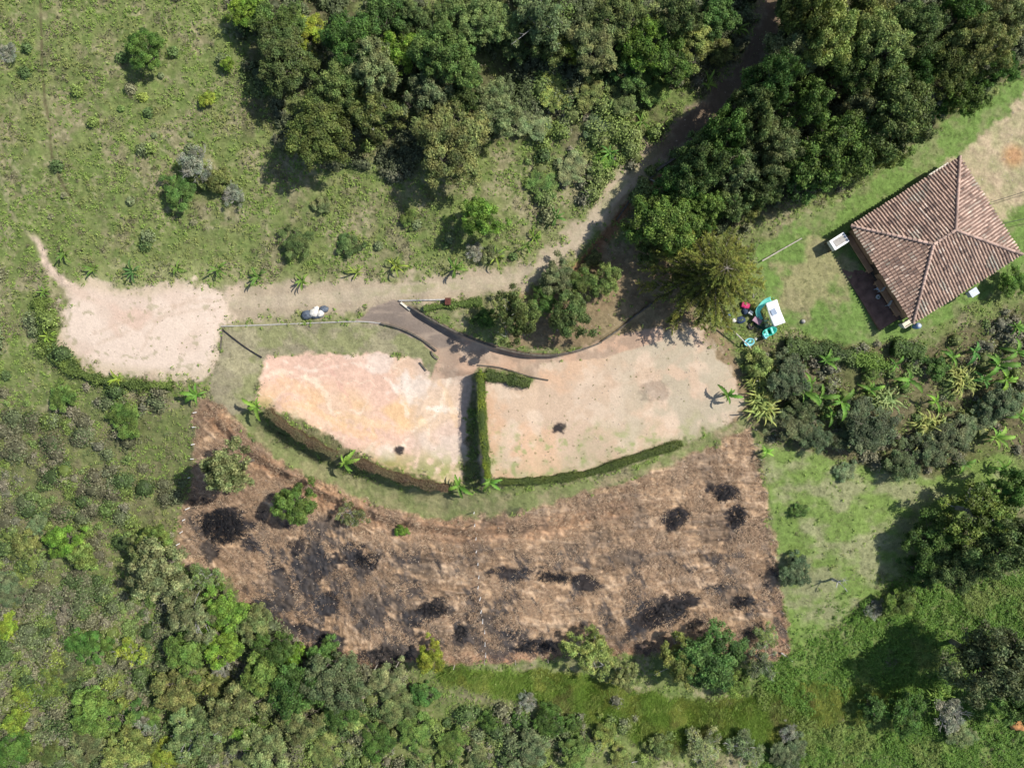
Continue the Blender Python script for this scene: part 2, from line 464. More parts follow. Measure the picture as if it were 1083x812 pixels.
# south: lush green
se = sm(640, 720, V + .25 * (U - 800)) * sm(780, 860, U)
c = lerp(c, (.12, .18, .04), se * .8)
c = lerp(c, (.17, .25, .045), mk['swale'] * .9)
c = lerp(c, (.20, .20, .05), mk['swale'] * sm(.45, .7, n2) * .6)
c = lerp(c, (.21, .19, .11), sm(.0, 1, sm(12, -6, np.abs(V - 745 - (U - 560) * .12))) * sm(460, 500, U) * sm(680, 600, U) * .7)
c = lerp(c, (.165, .24, .06), mk['elawn'] * .9)
c = lerp(c, (.28, .27, .15), mk['elawn'] * sm(.45, .75, n2 * .5 + fbm(U, V * 2.2, 30, 4, 31) * .5) * .8)
c = lerp(c, (.11, .085, .05), mk['garden'] * (.5 + .5 * n2) * .85)
c = lerp(c, (.14, .22, .055), mk['hyard'] * .95)
c = lerp(c, (.36, .27, .17), mk['hyard'] * sm(0, 14, 38 - np.hypot((U - 862) * .9, V - 292) + (n2 - .5) * 40) * .55)
c = lerp(c, (.24, .21, .12), mk['hyard'] * sm(.5, .8, n3 * .5 + n2 * .5) * .5)
c = lerp(c, (.42, .33, .22), mk['epath'] * (.55 + .45 * n3))
c = lerp(c, (.40, .20, .09), mk['epath'] * sm(18, 4, np.hypot(U - 1072, V - 165)) * .7)
# yard under the big conifer
c = lerp(c, (.22, .15, .095), mk['yard'] * .85)
c = lerp(c, (.27, .22, .12), mk['yard'] * sm(.45, .75, n2) * .5)
c = lerp(c, (.27, .13, .075), sm(14, 2, np.abs(seg_dist(U, V, ROADBANK)[0] - 6)) * np.where(seg_dist(U, V, ROADBANK)[1] > 0, 0, 1) * .8)
# verge beside the road
c = lerp(c, (.25, .235, .12), sm(14, 2, np.abs(mk['roadd'] - 20)) * sm(640, 560, U + 0) * sm(230, 260, U) * .55)
c = lerp(c, (.30, .30, .14), sm(22, 4, np.abs(V - 296 - 4 * np.sin(U / 40))) * sm(60, 90, U) * sm(300, 200, U) * .6)
# road and west yard
rd = np.array([.43, .35, .25])
c = lerp(c, rd, mk['road'] * .95)
c = lerp(c, (.33, .285, .19), mk['road'] * sm(.45, .7, n3 * .6 + n4 * .4) * .6)
c = lerp(c, (.25, .26, .11), mk['road'] * sm(5, 1.5, np.abs(mk['roadd'] - 1)) * sm(.4, .65, n2) * .55 * sm(380, 420, U))
c = lerp(c, (.33, .26, .18), mk['road'] * sm(4, 9, mk['roadd']) * .5)
c = lerp(c, (.13, .09, .06), mk['road'] * sm(660, 720, U) * .9)
wp = mk['wpad']
c = lerp(c, (.56, .44, .35), wp * .97)
c = lerp(c, (.54, .39, .30), wp * sm(.45, .7, fbm(U, V, 45, 3, 41)) * .8)
c = lerp(c, (.60, .485, .39), wp * sm(.5, .72, fbm(U, V, 40, 3, 42)) * .9)
c = lerp(c, (.40, .33, .21), wp * sm(12, 0, mk['wpad_d']) * .5)
c = lerp(c, (.30, .27, .16), wp * sm(.74, .84, n3) * .6)
c = lerp(c, (.52, .40, .31), mk['trail'] * .9)
c = lerp(c, (.10, .085, .045), mk['track'] * .75)
# grass banks
gs = mk['gslope']
c = lerp(c, (.30, .27, .165), gs * .98)
c = lerp(c, (.23, .20, .135), gs * sm(.4, .7, fbm(U * .35, V, 12, 4, 51)) * .7)
c = lerp(c, (.19, .22, .075), gs * sm(.5, .75, n2) * .55)
# left yard: peach clay with veins and pale flow marks
lp = mk['lpad']
c = lerp(c, (.60, .42, .295), lp)
c = lerp(c, (.60, .40, .305), lp * sm(.4, .65, fbm(U * .6, V, 60, 2, 61)) * .85)
c = lerp(c, (.62, .41, .23), lp * sm(.46, .68, fbm(U * .5 - V * .5, V * .8 + U * .3, 40, 3, 62)) * sm(395, 430, V) * .95)
vein = np.abs(fbm(U * .8 + V * .5, V, 46, 4, 63, .5) - .5)
c = lerp(c, (.68, .54, .40), lp * sm(.022, .0, vein) * .75)
c = lerp(c, (.66, .56, .47), lp * sm(.62, .8, fbm(U, V, 36, 3, 64)) * .6)
c = lerp(c, (.70, .62, .54), lp * sm(26, 8, np.hypot((U - 436), (V - 410) * 1.2) + (n3 - .5) * 26) * .7)
c = lerp(c, (.52, .42, .34), lp * sm(470, 490, U + V * .1) * .6)
edge = sm(26, 2, seg_dist(U, V, BANKL)[0] + (n2 - .5) * 14)
c = lerp(c, (.24, .24, .09), lp * edge * (.55 + .45 * n3))
c = lerp(c, (.20, .23, .07), lp * sm(465, 500, V) * sm(.3, .6, n3) * .8)
for rl, cc_v, ww_ in (([(272, 402), (298, 394), (326, 400), (342, 414), (350, 436)], (.74, .62, .46), 2.2), ([(300, 382), (330, 392), (372, 384), (398, 392), (418, 412), (432, 440)], (.74, .60, .48), 1.6),
        ([(424, 474), (440, 452), (462, 438), (470, 414), (478, 392)], (.76, .66, .52), 2.4), ([(452, 432), (482, 433)], (.78, .72, .64), 2.6), ([(300, 425), (330, 432), (362, 452), (400, 462)], (.66, .42, .22), 5),
        ([(360, 440), (388, 446), (420, 452), (446, 446)], (.68, .46, .25), 6), ([(296, 402), (318, 410), (338, 424)], (.66, .42, .24), 6), ([(462, 400), (474, 420), (484, 450)], (.66, .46, .28), 4), ([(340, 380), (356, 400), (372, 430)], (.56, .33, .26), 2)):
    dd_, _ = seg_dist(U, V, smooth_line(rl)); c = lerp(c, cc_v, lp * sm(ww_ * 1.3, ww_ * .2, dd_ + (n4 - .5) * ww_ * 2 + (n3 - .5) * 6) * .48)
grit = fbm(U, V, 3.0, 2, 66)
c *= (1 + (grit - .5) * .22 * lp)[:, None]
# right yard
rp_ = mk['rpad']
c = lerp(c, (.50, .37, .265), rp_ * .97)
c = lerp(c, (.55, .36, .235), rp_ * sm(.5, .7, fbm(U, V, 40, 3, 71)) * sm(690, 560, U) * .85)
c = lerp(c, (.56, .44, .33), rp_ * sm(.5, .75, fbm(U, V, 20, 4, 72)) * .7)
c = lerp(c, (.36, .32, .23), rp_ * sm(610, 700, U) * sm(.3, .6, n2) * .7)
c = lerp(c, (.33, .31, .17), rp_ * sm(445, 495, V + (n2 - .5) * 50 + (U - 640) * .12) * (.3 + .5 * sm(.35, .65, n3)))
c = lerp(c, (.25, .29, .11), rp_ * sm(.66, .8, n3) * sm(440, 470, V) * .7)
# ramp
c = lerp(c, (.46, .34, .25), mk['ramp'] * .95)
c = lerp(c, (.48, .30, .20), mk['ramp'] * sm(.4, .7, n2) * .6)
c = lerp(c, (.30, .22, .16), mk['ramp'] * sm(.42, .62, fbm(U, V, 14, 4, 83)) * .7)
c = lerp(c, (.205, .165, .135), mk['asph'] * .95)
c = lerp(c, (.33, .26, .2), mk['asph'] * sm(.55, .8, fbm(U * .5 + V, V * 2, 12, 4, 81)) * .7)
# green strip between hedges and cleared slope
c = lerp(c, (.17, .19, .075), mk['gstrip'] * .95)
c = lerp(c, (.31, .25, .15), mk['gstrip'] * sm(.4, .7, n3 * .4 + n2 * .6) * (.4 + .5 * sm(500, 620, U)))
# cleared slope with cut dry grass, furrows and char
bn = mk['burn']
fur = fbm(U * .22 + V * .1 * sm(420, 300, U) * 6, V, 6.0, 4, 91)
c = lerp(c, (.42, .285, .175), bn)
c = lerp(c, (.20, .13, .08), bn * sm(.5, .75, fur) * .75)
c = lerp(c, (.44, .32, .22), bn * sm(.5, .8, n4 * .5 + n3 * .5) * .6)
acr = V - .75 * (np.minimum(U, 430) - 430) + 10 * np.sin(U / 55.)
alo = U + .5 * V
fline = np.abs(fbm(alo * .10, acr, 5.5, 3, 93) - .5)
c = lerp(c, (.13, .088, .06), bn * sm(.11, .02, fline) * .8 * (.3 + .7 * n2))
c = lerp(c, (.50, .36, .24), bn * sm(.6, .8, fbm(alo * .12, acr, 4.5, 3, 94)) * .7)
c = lerp(c, (.40, .19, .10), bn * sm(16, 2, mk['burn_d']) * sm(610, 650, V) * .6)
c = lerp(c, (.19, .125, .08), bn * sm(.5, .7, n2) * sm(430, 300, U) * .8)
d_, s_ = seg_dist(U, V, [(p[0], p[1] + 0) for p in TERR])
c = lerp(c, (.14, .09, .06), bn * sm(6, 1, d_ + (n3 - .5) * 9) * .75 * (.4 + .6 * sm(520, 440, U)))  # the terrace bank's shadow, painted into the soil colour
c = lerp(c, (.36, .20, .11), bn * sm(16, 5, d_ + (n2 - .5) * 12) * .5)
CHAR = [(237, 556, 27, 21, .1), (222, 578, 9, 9, 0), (262, 575, 14, 8, 0), (330, 600, 14, 34, .1), (372, 590, 18, 11, 0), (316, 585, 10, 16, 0), (290, 640, 14, 10, .3), (345, 640, 12, 14, 0),
        (330, 668, 36, 8, .25), (300, 625, 10, 24, -.3), (386, 600, 10, 8, 0), (432, 655, 14, 10, 0), (458, 643, 22, 10, -.1), (384, 658, 6, 6, 0), (488, 669, 8, 14, 0), (410, 692, 22, 12, -.1),
        (545, 608, 18, 7, 0), (590, 610, 28, 7, .1), (615, 616, 18, 8, .1), (705, 645, 38, 12, -.35), (680, 662, 20, 8, -.5), (725, 636, 20, 10, 0), (784, 636, 15, 10, .1), (765, 622, 9, 6, 0),
        (560, 682, 26, 10, -.1), (550, 676, 14, 8, 0), (766, 522, 11, 9, 0), (750, 515, 8, 6, 0), (780, 545, 9, 13, 0), (716, 546, 9, 14, .5), (755, 560, 26, 16, -.3), (750, 590, 14, 10, 0),
        (530, 548, 18, 10, 0), (700, 470, 0, 0, 0), (593, 455, 7, 6, 0), (424, 476, 6, 5, 0), (660, 590, 26, 9, 0), (640, 570, 18, 8, 0), (440, 600, 26, 14, 0), (350, 560, 20, 14, 0), (400, 640, 30, 12, 0), (690, 408, 13, 10, .2)]
ch = np.zeros(U.shape)
chn = fbm(U * .6 + V * .2, V, 12, 5, 95, .65)
for (x, y, a, b, t) in CHAR:
    if a == 0: continue
    sel = (np.abs(U - x) < 3 * a + 12) & (np.abs(V - y) < 3 * max(a, b) + 12)
    uu = U[sel] - x; vv = V[sel] - y
    p = uu * math.cos(t) + vv * math.sin(t); q = -uu * math.sin(t) + vv * math.cos(t)
    r = np.sqrt((p / a) ** 2 + (q / b) ** 2) * .95
    weak = .55 if (x, y) in ((755, 560), (750, 590), (530, 548), (660, 590), (640, 570), (440, 600), (350, 560), (400, 640)) else 1.0
    if (x, y) == (690, 408): weak = .35
    ch[sel] = np.maximum(ch[sel], sm(1.25, .75, r + (chn[sel] - .5) * 2.2) * weak)
c = lerp(c, (.022, .021, .024), ch * .96)
strk = fbm(U * .9 - V * .55, (V + U * .6) * .35, 9, 5, 97, .65)
c = lerp(c, (.045, .043, .045), bn * sm(.43, .57, fbm(U, V, 46, 4, 96, .6) * .42 + strk * .58 + .09 * sm(460, 300, U) - .04 * sm(520, 600, U)) * .85 * sm(250, 285, U + (V - 560) * .2) * sm(560, 590, V + sm(400, 330, U) * 30) )
c = lerp(c, (.10, .08, .065), bn * sm(.52, .72, fbm(U, V, 30, 5, 98, .6)) * .55)
# overall mottling
bare_ = np.maximum.reduce([mk['wpad'], mk['lpad'], mk['rpad'], mk['ramp'], mk['road'] * .6])
c *= (1 + (n4 - .5) * (.40 - .30 * bare_))[:, None]
# wheel ruts and rills on the bare yards
for rl in ([(235, 318), (190, 322), (140, 338), (100, 352)], [(235, 326), (190, 331), (142, 348), (104, 364)], [(210, 312), (170, 335), (150, 370)], [(480, 398), (470, 430), (448, 452), (415, 470)], [(462, 400), (450, 420), (440, 445), (440, 480)],
           [(720, 360), (680, 385), (620, 398), (560, 392)], [(730, 372), (690, 397), (625, 411), (560, 404)], [(600, 440), (560, 455), (530, 490)]):
    dd_, _ = seg_dist(U, V, smooth_line(rl)); c = lerp(c, c.mean(0) * 0 + (.44, .33, .24), bare_ * sm(2.8, .6, dd_ + (n4 - .5) * 4) * .34)
out_ = np.clip(np.maximum.reduce([-40 - U, U - 1123, -40 - V, V - 852]) / 120, 0, 1)
c = lerp(c, (.15, .175, .07), out_)
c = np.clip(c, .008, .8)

Z = height(U, V)
rough_amt = bn * .17 + .05 * (1 - np.maximum.reduce([mk['road'], mk['wpad'], mk['lpad'], mk['rpad'], mk['ramp'], mk['gslope']]))
inside = ((U > -80) & (U < 1163) & (V > -80) & (V < 892)).astype(float)
Z += bn * (sm(.10, .01, fline) * -.07 + (fbm(alo * .12, acr, 4.5, 3, 94) - .5) * .10) * inside
Z += (rough_amt * ((fur - .5) * 1.3 + (n4 - .5) * .7) + (n4 - .5) * .035 * (1 - .8 * bare_)) * inside
K = (CAM_H - Z) / CAM_H / PXM
VX = np.stack([(U - CX) * K, (CY - V) * K, Z], 1)
nu, nv = len(ua), len(va)
ii, jj = np.meshgrid(np.arange(nu - 1), np.arange(nv - 1))
a0 = (jj * nu + ii).ravel()
F = np.stack([a0, a0 + nu, a0 + nu + 1, a0 + 1], 1)
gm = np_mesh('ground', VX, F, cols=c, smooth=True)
m = bpy.data.materials.new('earth_and_turf'); m.use_nodes = True
n = m.node_tree; b = n.nodes['Principled BSDF']
at = n.nodes.new('ShaderNodeAttribute'); at.attribute_name = 'Col'
ge = n.nodes.new('ShaderNodeNewGeometry')
na = n.nodes.new('ShaderNodeTexNoise'); na.inputs['Scale'].default_value = 6; na.inputs['Detail'].default_value = 5; na.inputs['Roughness'].default_value = .7
n.links.new(ge.outputs['Position'], na.inputs['Vector'])
mr = n.nodes.new('ShaderNodeMapRange'); mr.inputs[1].default_value = .3; mr.inputs[2].default_value = .7; mr.inputs[3].default_value = .78; mr.inputs[4].default_value = 1.2
n.links.new(na.outputs[0], mr.inputs[0])
rg_ = n.nodes.new('ShaderNodeAttribute'); rg_.attribute_name = 'rgh'
sb1 = n.nodes.new('ShaderNodeMath'); sb1.operation = 'SUBTRACT'; sb1.inputs[1].default_value = 1.0; n.links.new(mr.outputs[0], sb1.inputs[0])
ma_ = n.nodes.new('ShaderNodeMath'); ma_.operation = 'MULTIPLY_ADD'; ma_.inputs[2].default_value = 1.0; n.links.new(sb1.outputs[0], ma_.inputs[0]); n.links.new(rg_.outputs['Fac'], ma_.inputs[1])
vm = n.nodes.new('ShaderNodeVectorMath'); vm.operation = 'SCALE'
n.links.new(at.outputs['Color'], vm.inputs[0]); n.links.new(ma_.outputs[0], vm.inputs['Scale'])
n.links.new(vm.outputs[0], b.inputs['Base Color'])
b.inputs['Roughness'].default_value = .95; b.inputs['Specular IOR Level'].default_value = .1
bp = n.nodes.new('ShaderNodeBump'); bp.inputs['Strength'].default_value = .7; bp.inputs['Distance'].default_value = .05
n.links.new(rg_.outputs['Fac'], bp.inputs['Strength']); n.links.new(na.outputs[0], bp.inputs['Height']); n.links.new(bp.outputs[0], b.inputs['Normal'])
ra_ = gm.attributes.new('rgh', 'FLOAT', 'POINT'); ra_.data.foreach_set('value', (1 - .5 * bare_).astype(np.float32))
gm.materials.append(m)
tag(link(bpy.data.objects.new('ground', gm)), kind='structure')

# ------------------------------------------------------------ leaf makers (numpy)
def leaves(cen, nrm, length, width, bend=0.0, direc=None, rg=rng):
    """diamond leaves; returns verts, quads"""
    N = len(cen)
    nrm = nrm / (np.linalg.norm(nrm, axis=1, keepdims=True) + 1e-9)
    t = rg.normal(size=(N, 3)) if direc is None else direc
    a = t - nrm * np.sum(t * nrm, 1, keepdims=True)
    a /= (np.linalg.norm(a, axis=1, keepdims=True) + 1e-9)
    b = np.cross(nrm, a)
    L = np.broadcast_to(np.asarray(length, float), (N,))[:, None]; W = np.broadcast_to(np.asarray(width, float), (N,))[:, None]
    v = np.stack([cen - a * L * .5, cen + b * W * .5 + a * L * .05, cen + a * L * .5 - nrm * L * bend, cen - b * W * .5 + a * L * .05], 1)
    f = np.arange(N * 4).reshape(N, 4)
    return v.reshape(-1, 3), f

def crown_mesh(name, seed, nl, ncl, leaf, irr=.25, clr=(.2, .34), zlo=.75, ztop=2.2, loose=0.0):
    rg = np.random.default_rng(seed)
    ph = rg.uniform(0, 6.28, 5)
    def rad(t): return 1 + irr * (.5 * np.sin(2 * t + ph[0]) + .45 * np.sin(3 * t + ph[1]) + .35 * np.sin(5 * t + ph[2]) + .2 * np.sin(8 * t + ph[3]))
    th = rg.uniform(0, 2 * np.pi, ncl); q = np.sqrt(rg.uniform(0, 1, ncl)) * .86
    rr = rad(th) * q
    top = np.sqrt(np.clip(1 - (q * .95) ** 2, 0, 1))
    zc = zlo + (ztop - zlo - .2) * top * rg.uniform(.45 - loose * .2, 1.0, ncl)
    cc = np.stack([rr * np.cos(th), rr * np.sin(th), zc], 1)
    cr = rg.uniform(clr[0], clr[1], ncl) * (1.1 - .35 * q)
    k = rg.choice(ncl, nl, p=cr ** 2 / np.sum(cr ** 2))
    d = rg.normal(size=(nl, 3)); d[:, 2] = np.abs(d[:, 2]) * .9 - .25
    d /= np.linalg.norm(d, axis=1, keepdims=True)
    rj = cr[k] * rg.uniform(.4, 1.0, nl) ** .7 * rg.choice([1, 1, 1, 1.25], nl)
    cen = cc[k] + d * rj[:, None] * np.array([1, 1, .75])
    nrm = d + rg.normal(size=(nl, 3)) * .55; nrm[:, 2] += .35
    cen = cen + rg.normal(size=(nl, 3)) * .028 * np.array([1, 1, .8])
    ls = leaf * rg.uniform(.45, 1.6, nl)
    v, f = leaves(cen, nrm, ls, ls * .6, rg=rg)
    lv = (rg.uniform(.55, 1.4, ncl)[k] * rg.uniform(.5, 1.6, nl))
    me = np_mesh(name, v, f, val=np.repeat(lv, 4))
    me.materials.append(M['leaf'])
    return me, cc

def limb_mesh(name, seed, cc, mat, zlo=.75, thick=.05, frac=.6, over=1.0):
    rg = random.Random(seed); mb = MB()
    sx, sy = rg.uniform(-.06, .06), rg.uniform(-.06, .06)
    mb.tube([(0, 0, -.1), (sx, sy, .5), (sx * 1.5, sy * 1.5, 1.3)], thick * 1.5, 7, thick * .6)
    for p in cc:
        if rg.random() > frac: continue
        z0 = rg.uniform(.45, 1.1)
        a = Vector((sx, sy, z0)); e = Vector(p) * over; e.z = p[2] * (1 + (over - 1) * .5)
        mid = a.lerp(e, .5) + Vector((rg.uniform(-.1, .1), rg.uniform(-.1, .1), rg.uniform(.0, .12)))
        mb.tube([a, mid, e], thick * .34, 4, thick * .1)
        for _ in range(2):
            q = mid.lerp(e, rg.uniform(.2, .8)); t = q + Vector((rg.uniform(-.22, .22), rg.uniform(-.22, .22), rg.uniform(.0, .22)))
            mb.tube([q, t], thick * .2, 3, thick * .06)
    me = bpy.data.meshes.new(name); me.from_pydata(mb.v, [], mb.f); me.update(); me.materials.append(mat)
    return me

PROTO = {}
def mk_proto(key, nvar, nl, ncl, leaf, bark='bark', over=1.0, frac=.6, **kw):
    L = []
    for i in range(nvar):
        seed = hash_s(key) + i * 13
        cm, cc = crown_mesh('crown', seed, nl, ncl, leaf, **kw)
        L.append((cm, limb_mesh('trunk', seed, cc, M[bark], over=over, frac=frac)))
    PROTO[key] = L
def hash_s(s): return sum(ord(ch_) * (i + 3) for i, ch_ in enumerate(s)) * 7
mk_proto('big', 6, 30000, 150, .05, irr=.34, clr=(.07, .18))
mk_proto('mid', 6, 15000, 80, .064, irr=.34, clr=(.09, .22))
mk_proto('small', 5, 6000, 40, .095, irr=.36, clr=(.13, .3), zlo=.35)
mk_proto('loose', 5, 15000, 70, .06, 'palebark', 1.06, .4, irr=.42, clr=(.09, .19), loose=1)
mk_proto('twiggy', 4, 4200, 34, .07, 'palebark', 1.18, 1.0, irr=.4, clr=(.12, .24), loose=1)

def twig_mesh(name, seed, n=70, mat='palebark'):
    rg = random.Random(seed); mb = MB()
    def grow(p, d, L, r, depth):
        e = p + d * L
        mb.tube([p, p.lerp(e, .5) + Vector((rg.uniform(-1, 1), rg.uniform(-1, 1), 0)) * L * .08, e], r, 4, r * .55)
        if depth == 0: return
        for _ in range(rg.choice((2, 3, 3))):
            nd = (d + Vector((rg.uniform(-.8, .8), rg.uniform(-.8, .8), rg.uniform(-.3, .35)))).normalized()
            grow(p.lerp(e, rg.uniform(.5, 1)), nd, L * rg.uniform(.55, .85), r * .6, depth - 1)
    for k in range(8):
        a = k / 8 * 6.28 + rg.uniform(-.3, .3)
        d = Vector((math.cos(a) * .7, math.sin(a) * .7, rg.uniform(.5, 1.1))).normalized()
        grow(Vector((0, 0, .05)), d, .62, .035, 4)
    me = bpy.data.meshes.new(name); me.from_pydata(mb.v, [], mb.f); me.update(); me.materials.append(M[mat])
    return me
TWIGS = [twig_mesh('branches', 50 + i) for i in range(3)]

COLS = {  # leaf base colours
 'F': (.115, .16, .052), 'D': (.085, .16, .04), 'G': (.18, .22, .10), 'B': (.15, .25, .04), 'Y': (.25, .31, .05), 'O': (.155, .18, .062),
 'S': (.30, .31, .26), 'K': (.115, .145, .07), 'M': (.135, .20, .05), 'L': (.21, .265, .085)}
CNAME = {'F': 'dark olive', 'D': 'deep green', 'G': 'grey-green', 'B': 'bright green', 'Y': 'yellow-green', 'O': 'brownish olive', 'S': 'silvery', 'K': 'dusky blue-green', 'M': 'mid-green', 'L': 'light green'}
ncount = [0]
def tree(u, v, r, col, where, h=None, kind=None, grp=None):
    """crown seen at u, v with radius r; where finishes the label"""
    ncount[0] += 1
    rg = random.Random(ncount[0] * 31 + int(u))
    if (v < 200 and u > 255 and v < 60 + abs(u - 600) * 1.2 + 140) or (v > 600 and u < 440) or (u > 690 and v < 250) or (u > 940 and v > 530): r *= 1.15
    rm = r / PXM
    if kind is None: kind = 'big' if r >= 29 else 'mid' if r >= 18 else 'small'
    if kind == 'big' and col not in 'KFD' and rg.random() < .3: kind = 'loose'
    if h is None: h = {'big': 1.9, 'mid': 1.8, 'small': 1.35, 'loose': 1.7, 'twiggy': 1.5}[kind] * rm + (.4 if r > 15 else 0)
    if v < 200 and 255 < u < 700: h *= .85
    if 545 < u < 720 and 78 < v < 215: h *= .7; r *= .9
    p = stand(u, v, h * .72)
    k = (CAM_H - p.z - h * .72) / CAM_H
    rm *= k
    word = 'tree' if h > 2.6 else 'shrub'
    nm = {'big': 'broadleaf_tree', 'mid': 'broadleaf_tree', 'small': 'shrub', 'loose': 'open_crowned_tree', 'twiggy': 'twiggy_shrub'}[kind]
    if word == 'shrub' and kind in ('big', 'mid'): nm = 'shrub'
    t = empty(nm, p, 0, where, word, grp)
    cm, tm = PROTO[kind][rg.randrange(len(PROTO[kind]))]
    rot = rg.uniform(0, 6.28); s = (rm * rg.uniform(.92, 1.06), rm * rg.uniform(.92, 1.06), h / 2.2)
    cb = COLS[col]; f = rg.uniform(.85, 1.18)
    for nm2, me in (('crown', cm), ('trunk', tm)):
        o = bpy.data.objects.new(nm2, me); link(o, t); o.rotation_euler = (0, 0, rot); o.scale = s
        if nm2 == 'crown': o.color = (cb[0] * f * rg.uniform(.9, 1.12), cb[1] * f, cb[2] * f * rg.uniform(.85, 1.15), 1)
    return t

def bare(u, v, r, where, h=None):
    rm = r / PXM; h = h or rm * 1.1
    p = stand(u, v, h * .6)
    t = empty('leafless_shrub', p, 0, where, 'shrub')
    rg = random.Random(int(u * 3 + v))
    o = bpy.data.objects.new('branches', rg.choice(TWIGS)); link(o, t); o.rotation_euler = (0, 0, rg.uniform(0, 6)); o.scale = (rm * .75, rm * .75, h * .6)
    cm, tm = PROTO['twiggy'][rg.randrange(4)]
    c_ = bpy.data.objects.new('crown', cm); link(c_, t); c_.scale = (rm * .9, rm * .9, h / 2.6); c_.color = (.24, .25, .2, 1)
    return t

# ------------------------------------------------------------ blade plants: banana, young palm, spiky clump
def blade(v, f, lv, base, az, L, w, rise, droop, n=6, fold=.25, val=1.0):
    """one arching leaf appended to lists"""
    ca, sa = math.cos(az), math.sin(az); b0 = len(v)
    for i in range(n + 1):
        t = i / n
        rr = L * (t * .9); z = rise * L * math.sin(min(t * 1.5, 1.5)) - droop * L * t * t
        ww = w * (math.sin(math.pi * min(.12 + t * .88, 1)) ** .6) * (1 - (.34 if n > 8 and i % 2 else 0))
        x, y = base[0] + ca * rr, base[1] + sa * rr
        v.append((x - sa * ww / 2, y + ca * ww / 2, base[2] + z + ww * fold)); v.append((x, y, base[2] + z)); v.append((x + sa * ww / 2, y - ca * ww / 2, base[2] + z + ww * fold))
        lv += [val, val * 1.2, val]
        if i:
            a = b0 + (i - 1) * 3
            f.append((a, a + 3, a + 4, a + 1)); f.append((a + 1, a + 4, a + 5, a + 2))

def blades_mesh(name, seed, nb, L, w, rise, droop, hbase, fold=.25, spread=.03, var=.2, seg=6):
    rg = random.Random(seed); v, f, lv = [], [], []
    for k in range(nb):
        az = k * 2.399 + rg.uniform(-.6, .6); s = rg.uniform(1 - var * 1.4, 1 + var * .6)
        blade(v, f, lv, (rg.uniform(-spread, spread), rg.uniform(-spread, spread), hbase + rg.uniform(-.1, .05)), az, L * s, w * s, rise * rg.uniform(.6, 1.5), droop * rg.uniform(.6, 1.3), seg, fold, rg.uniform(.7, 1.3))
    lv = list(np.array(lv) * 1.0)
    me = np_mesh(name, np.array(v), np.array(f), val=lv); me.materials.append(M['leaf'])
    return me
BAN = [blades_mesh('leaves', 70 + i, 10, 1.15, .30, .55, .62, .95, var=.5, seg=11, fold=.35) for i in range(6)]
PALM = [blades_mesh('leaves', 90 + i, 16, .85, .12, .75, .6, .3, var=.5, spread=.06, fold=.4) for i in range(6)]
SPIKE = [blades_mesh('leaves', 110 + i, 150, .95, .085, .8, .65, .15, .1, .55, .3, 4) for i in range(4)]
def stem_mesh():
    mb = MB(); mb.tube([(0, 0, -.1), (.02, .01, .5), (.03, 0, 1.05)], .11, 8, .06)
    me = bpy.data.meshes.new('stem'); me.from_pydata(mb.v, [], mb.f); me.update(); me.materials.append(M['stem']); return me
STEM = stem_mesh()
pc = [0]
def plant(kind, u, v, s, col, label, cat='plant', grp=None, rot=None):
    pc[0] += 1; rg = random.Random(pc[0] * 7 + int(u))
    hc = {'ban': 1.15, 'palm': .6, 'spike': .5}[kind] * s
    p = stand(u, v, hc)
    nm = {'ban': 'banana_plant', 'palm': 'young_palm', 'spike': 'spiky_leaved_clump'}[kind]
    t = empty(nm, p, 0, label, cat, grp)
    me = {'ban': BAN, 'palm': PALM, 'spike': SPIKE}[kind]; me = me[rg.randrange(len(me))]
    r_ = rg.uniform(0, 6.28) if rot is None else rot
    o = bpy.data.objects.new('leaves', me); link(o, t); o.scale = (s, s, s); o.rotation_euler = (0, 0, r_); o.color = (*col, 1)
    st = bpy.data.objects.new('stem', STEM); link(st, t); st.scale = (s, s, s * {'ban': 1, 'palm': .38, 'spike': .25}[kind]); st.rotation_euler = (0, 0, r_)
    return t

# ------------------------------------------------------------ the house
EAVE = 1.8; RISE = 1.0
ZB = h1(985, 258) + .02
A = P(898, 240, z=ZB + EAVE); B = P(1013, 167, z=ZB + EAVE); D = P(967, 341, z=ZB + EAVE)
e1 = (B - A); e2 = (D - A); LX = e1.length; LY = e2.length
ex = e1.normalized(); HROT = math.atan2(ex.y, ex.x)
HC_ = A + e1 / 2 + e2 / 2
# house frame: x along the ridge (up-right in plan), y away from it; A is (-LX/2, +LY/2)
house = empty('tiled_house', (HC_.x, HC_.y, ZB), HROT, 'square house under a hipped roof of weathered clay tiles', 'house')
hx, hy = LX / 2, LY / 2
RL = LX * .10                                     # half length of the ridge
def roof_faces():
    c_ = {'A': (-hx, hy, EAVE), 'B': (hx, hy, EAVE), 'C': (hx, -hy, EAVE), 'D': (-hx, -hy, EAVE), 'R1': (-RL, 0, EAVE + RISE), 'R2': (RL, 0, EAVE + RISE)}
    return {k: Vector(p) for k, p in c_.items()}
q = roof_faces()
mb = MB()
ins = .03
mb.add([q['A'], q['B'], q['C'], q['D'], q['R1'], q['R2']], [(0, 4, 5, 1), (3, 2, 5, 4), (0, 3, 4), (2, 1, 5)])
mb.add([v_ - Vector((0, 0, .12)) for v_ in (q['A'], q['B'], q['C'], q['D'], q['R1'], q['R2'])], [(1, 5, 4, 0), (4, 5, 2, 3), (4, 3, 0), (5, 1, 2)])
for a_, b_ in (('A', 'B'), ('B', 'C'), ('C', 'D'), ('D', 'A')):
    dz = Vector((0, 0, .12)); mb.add([q[a_], q[b_], q[b_] - dz, q[a_] - dz], [(0, 1, 2, 3)])
M['pan'] = mat_plain('clay_pan_tiles', (.17, .105, .08), .9, .4, 6)
roof = mb.build('roof', M['pan'], house)
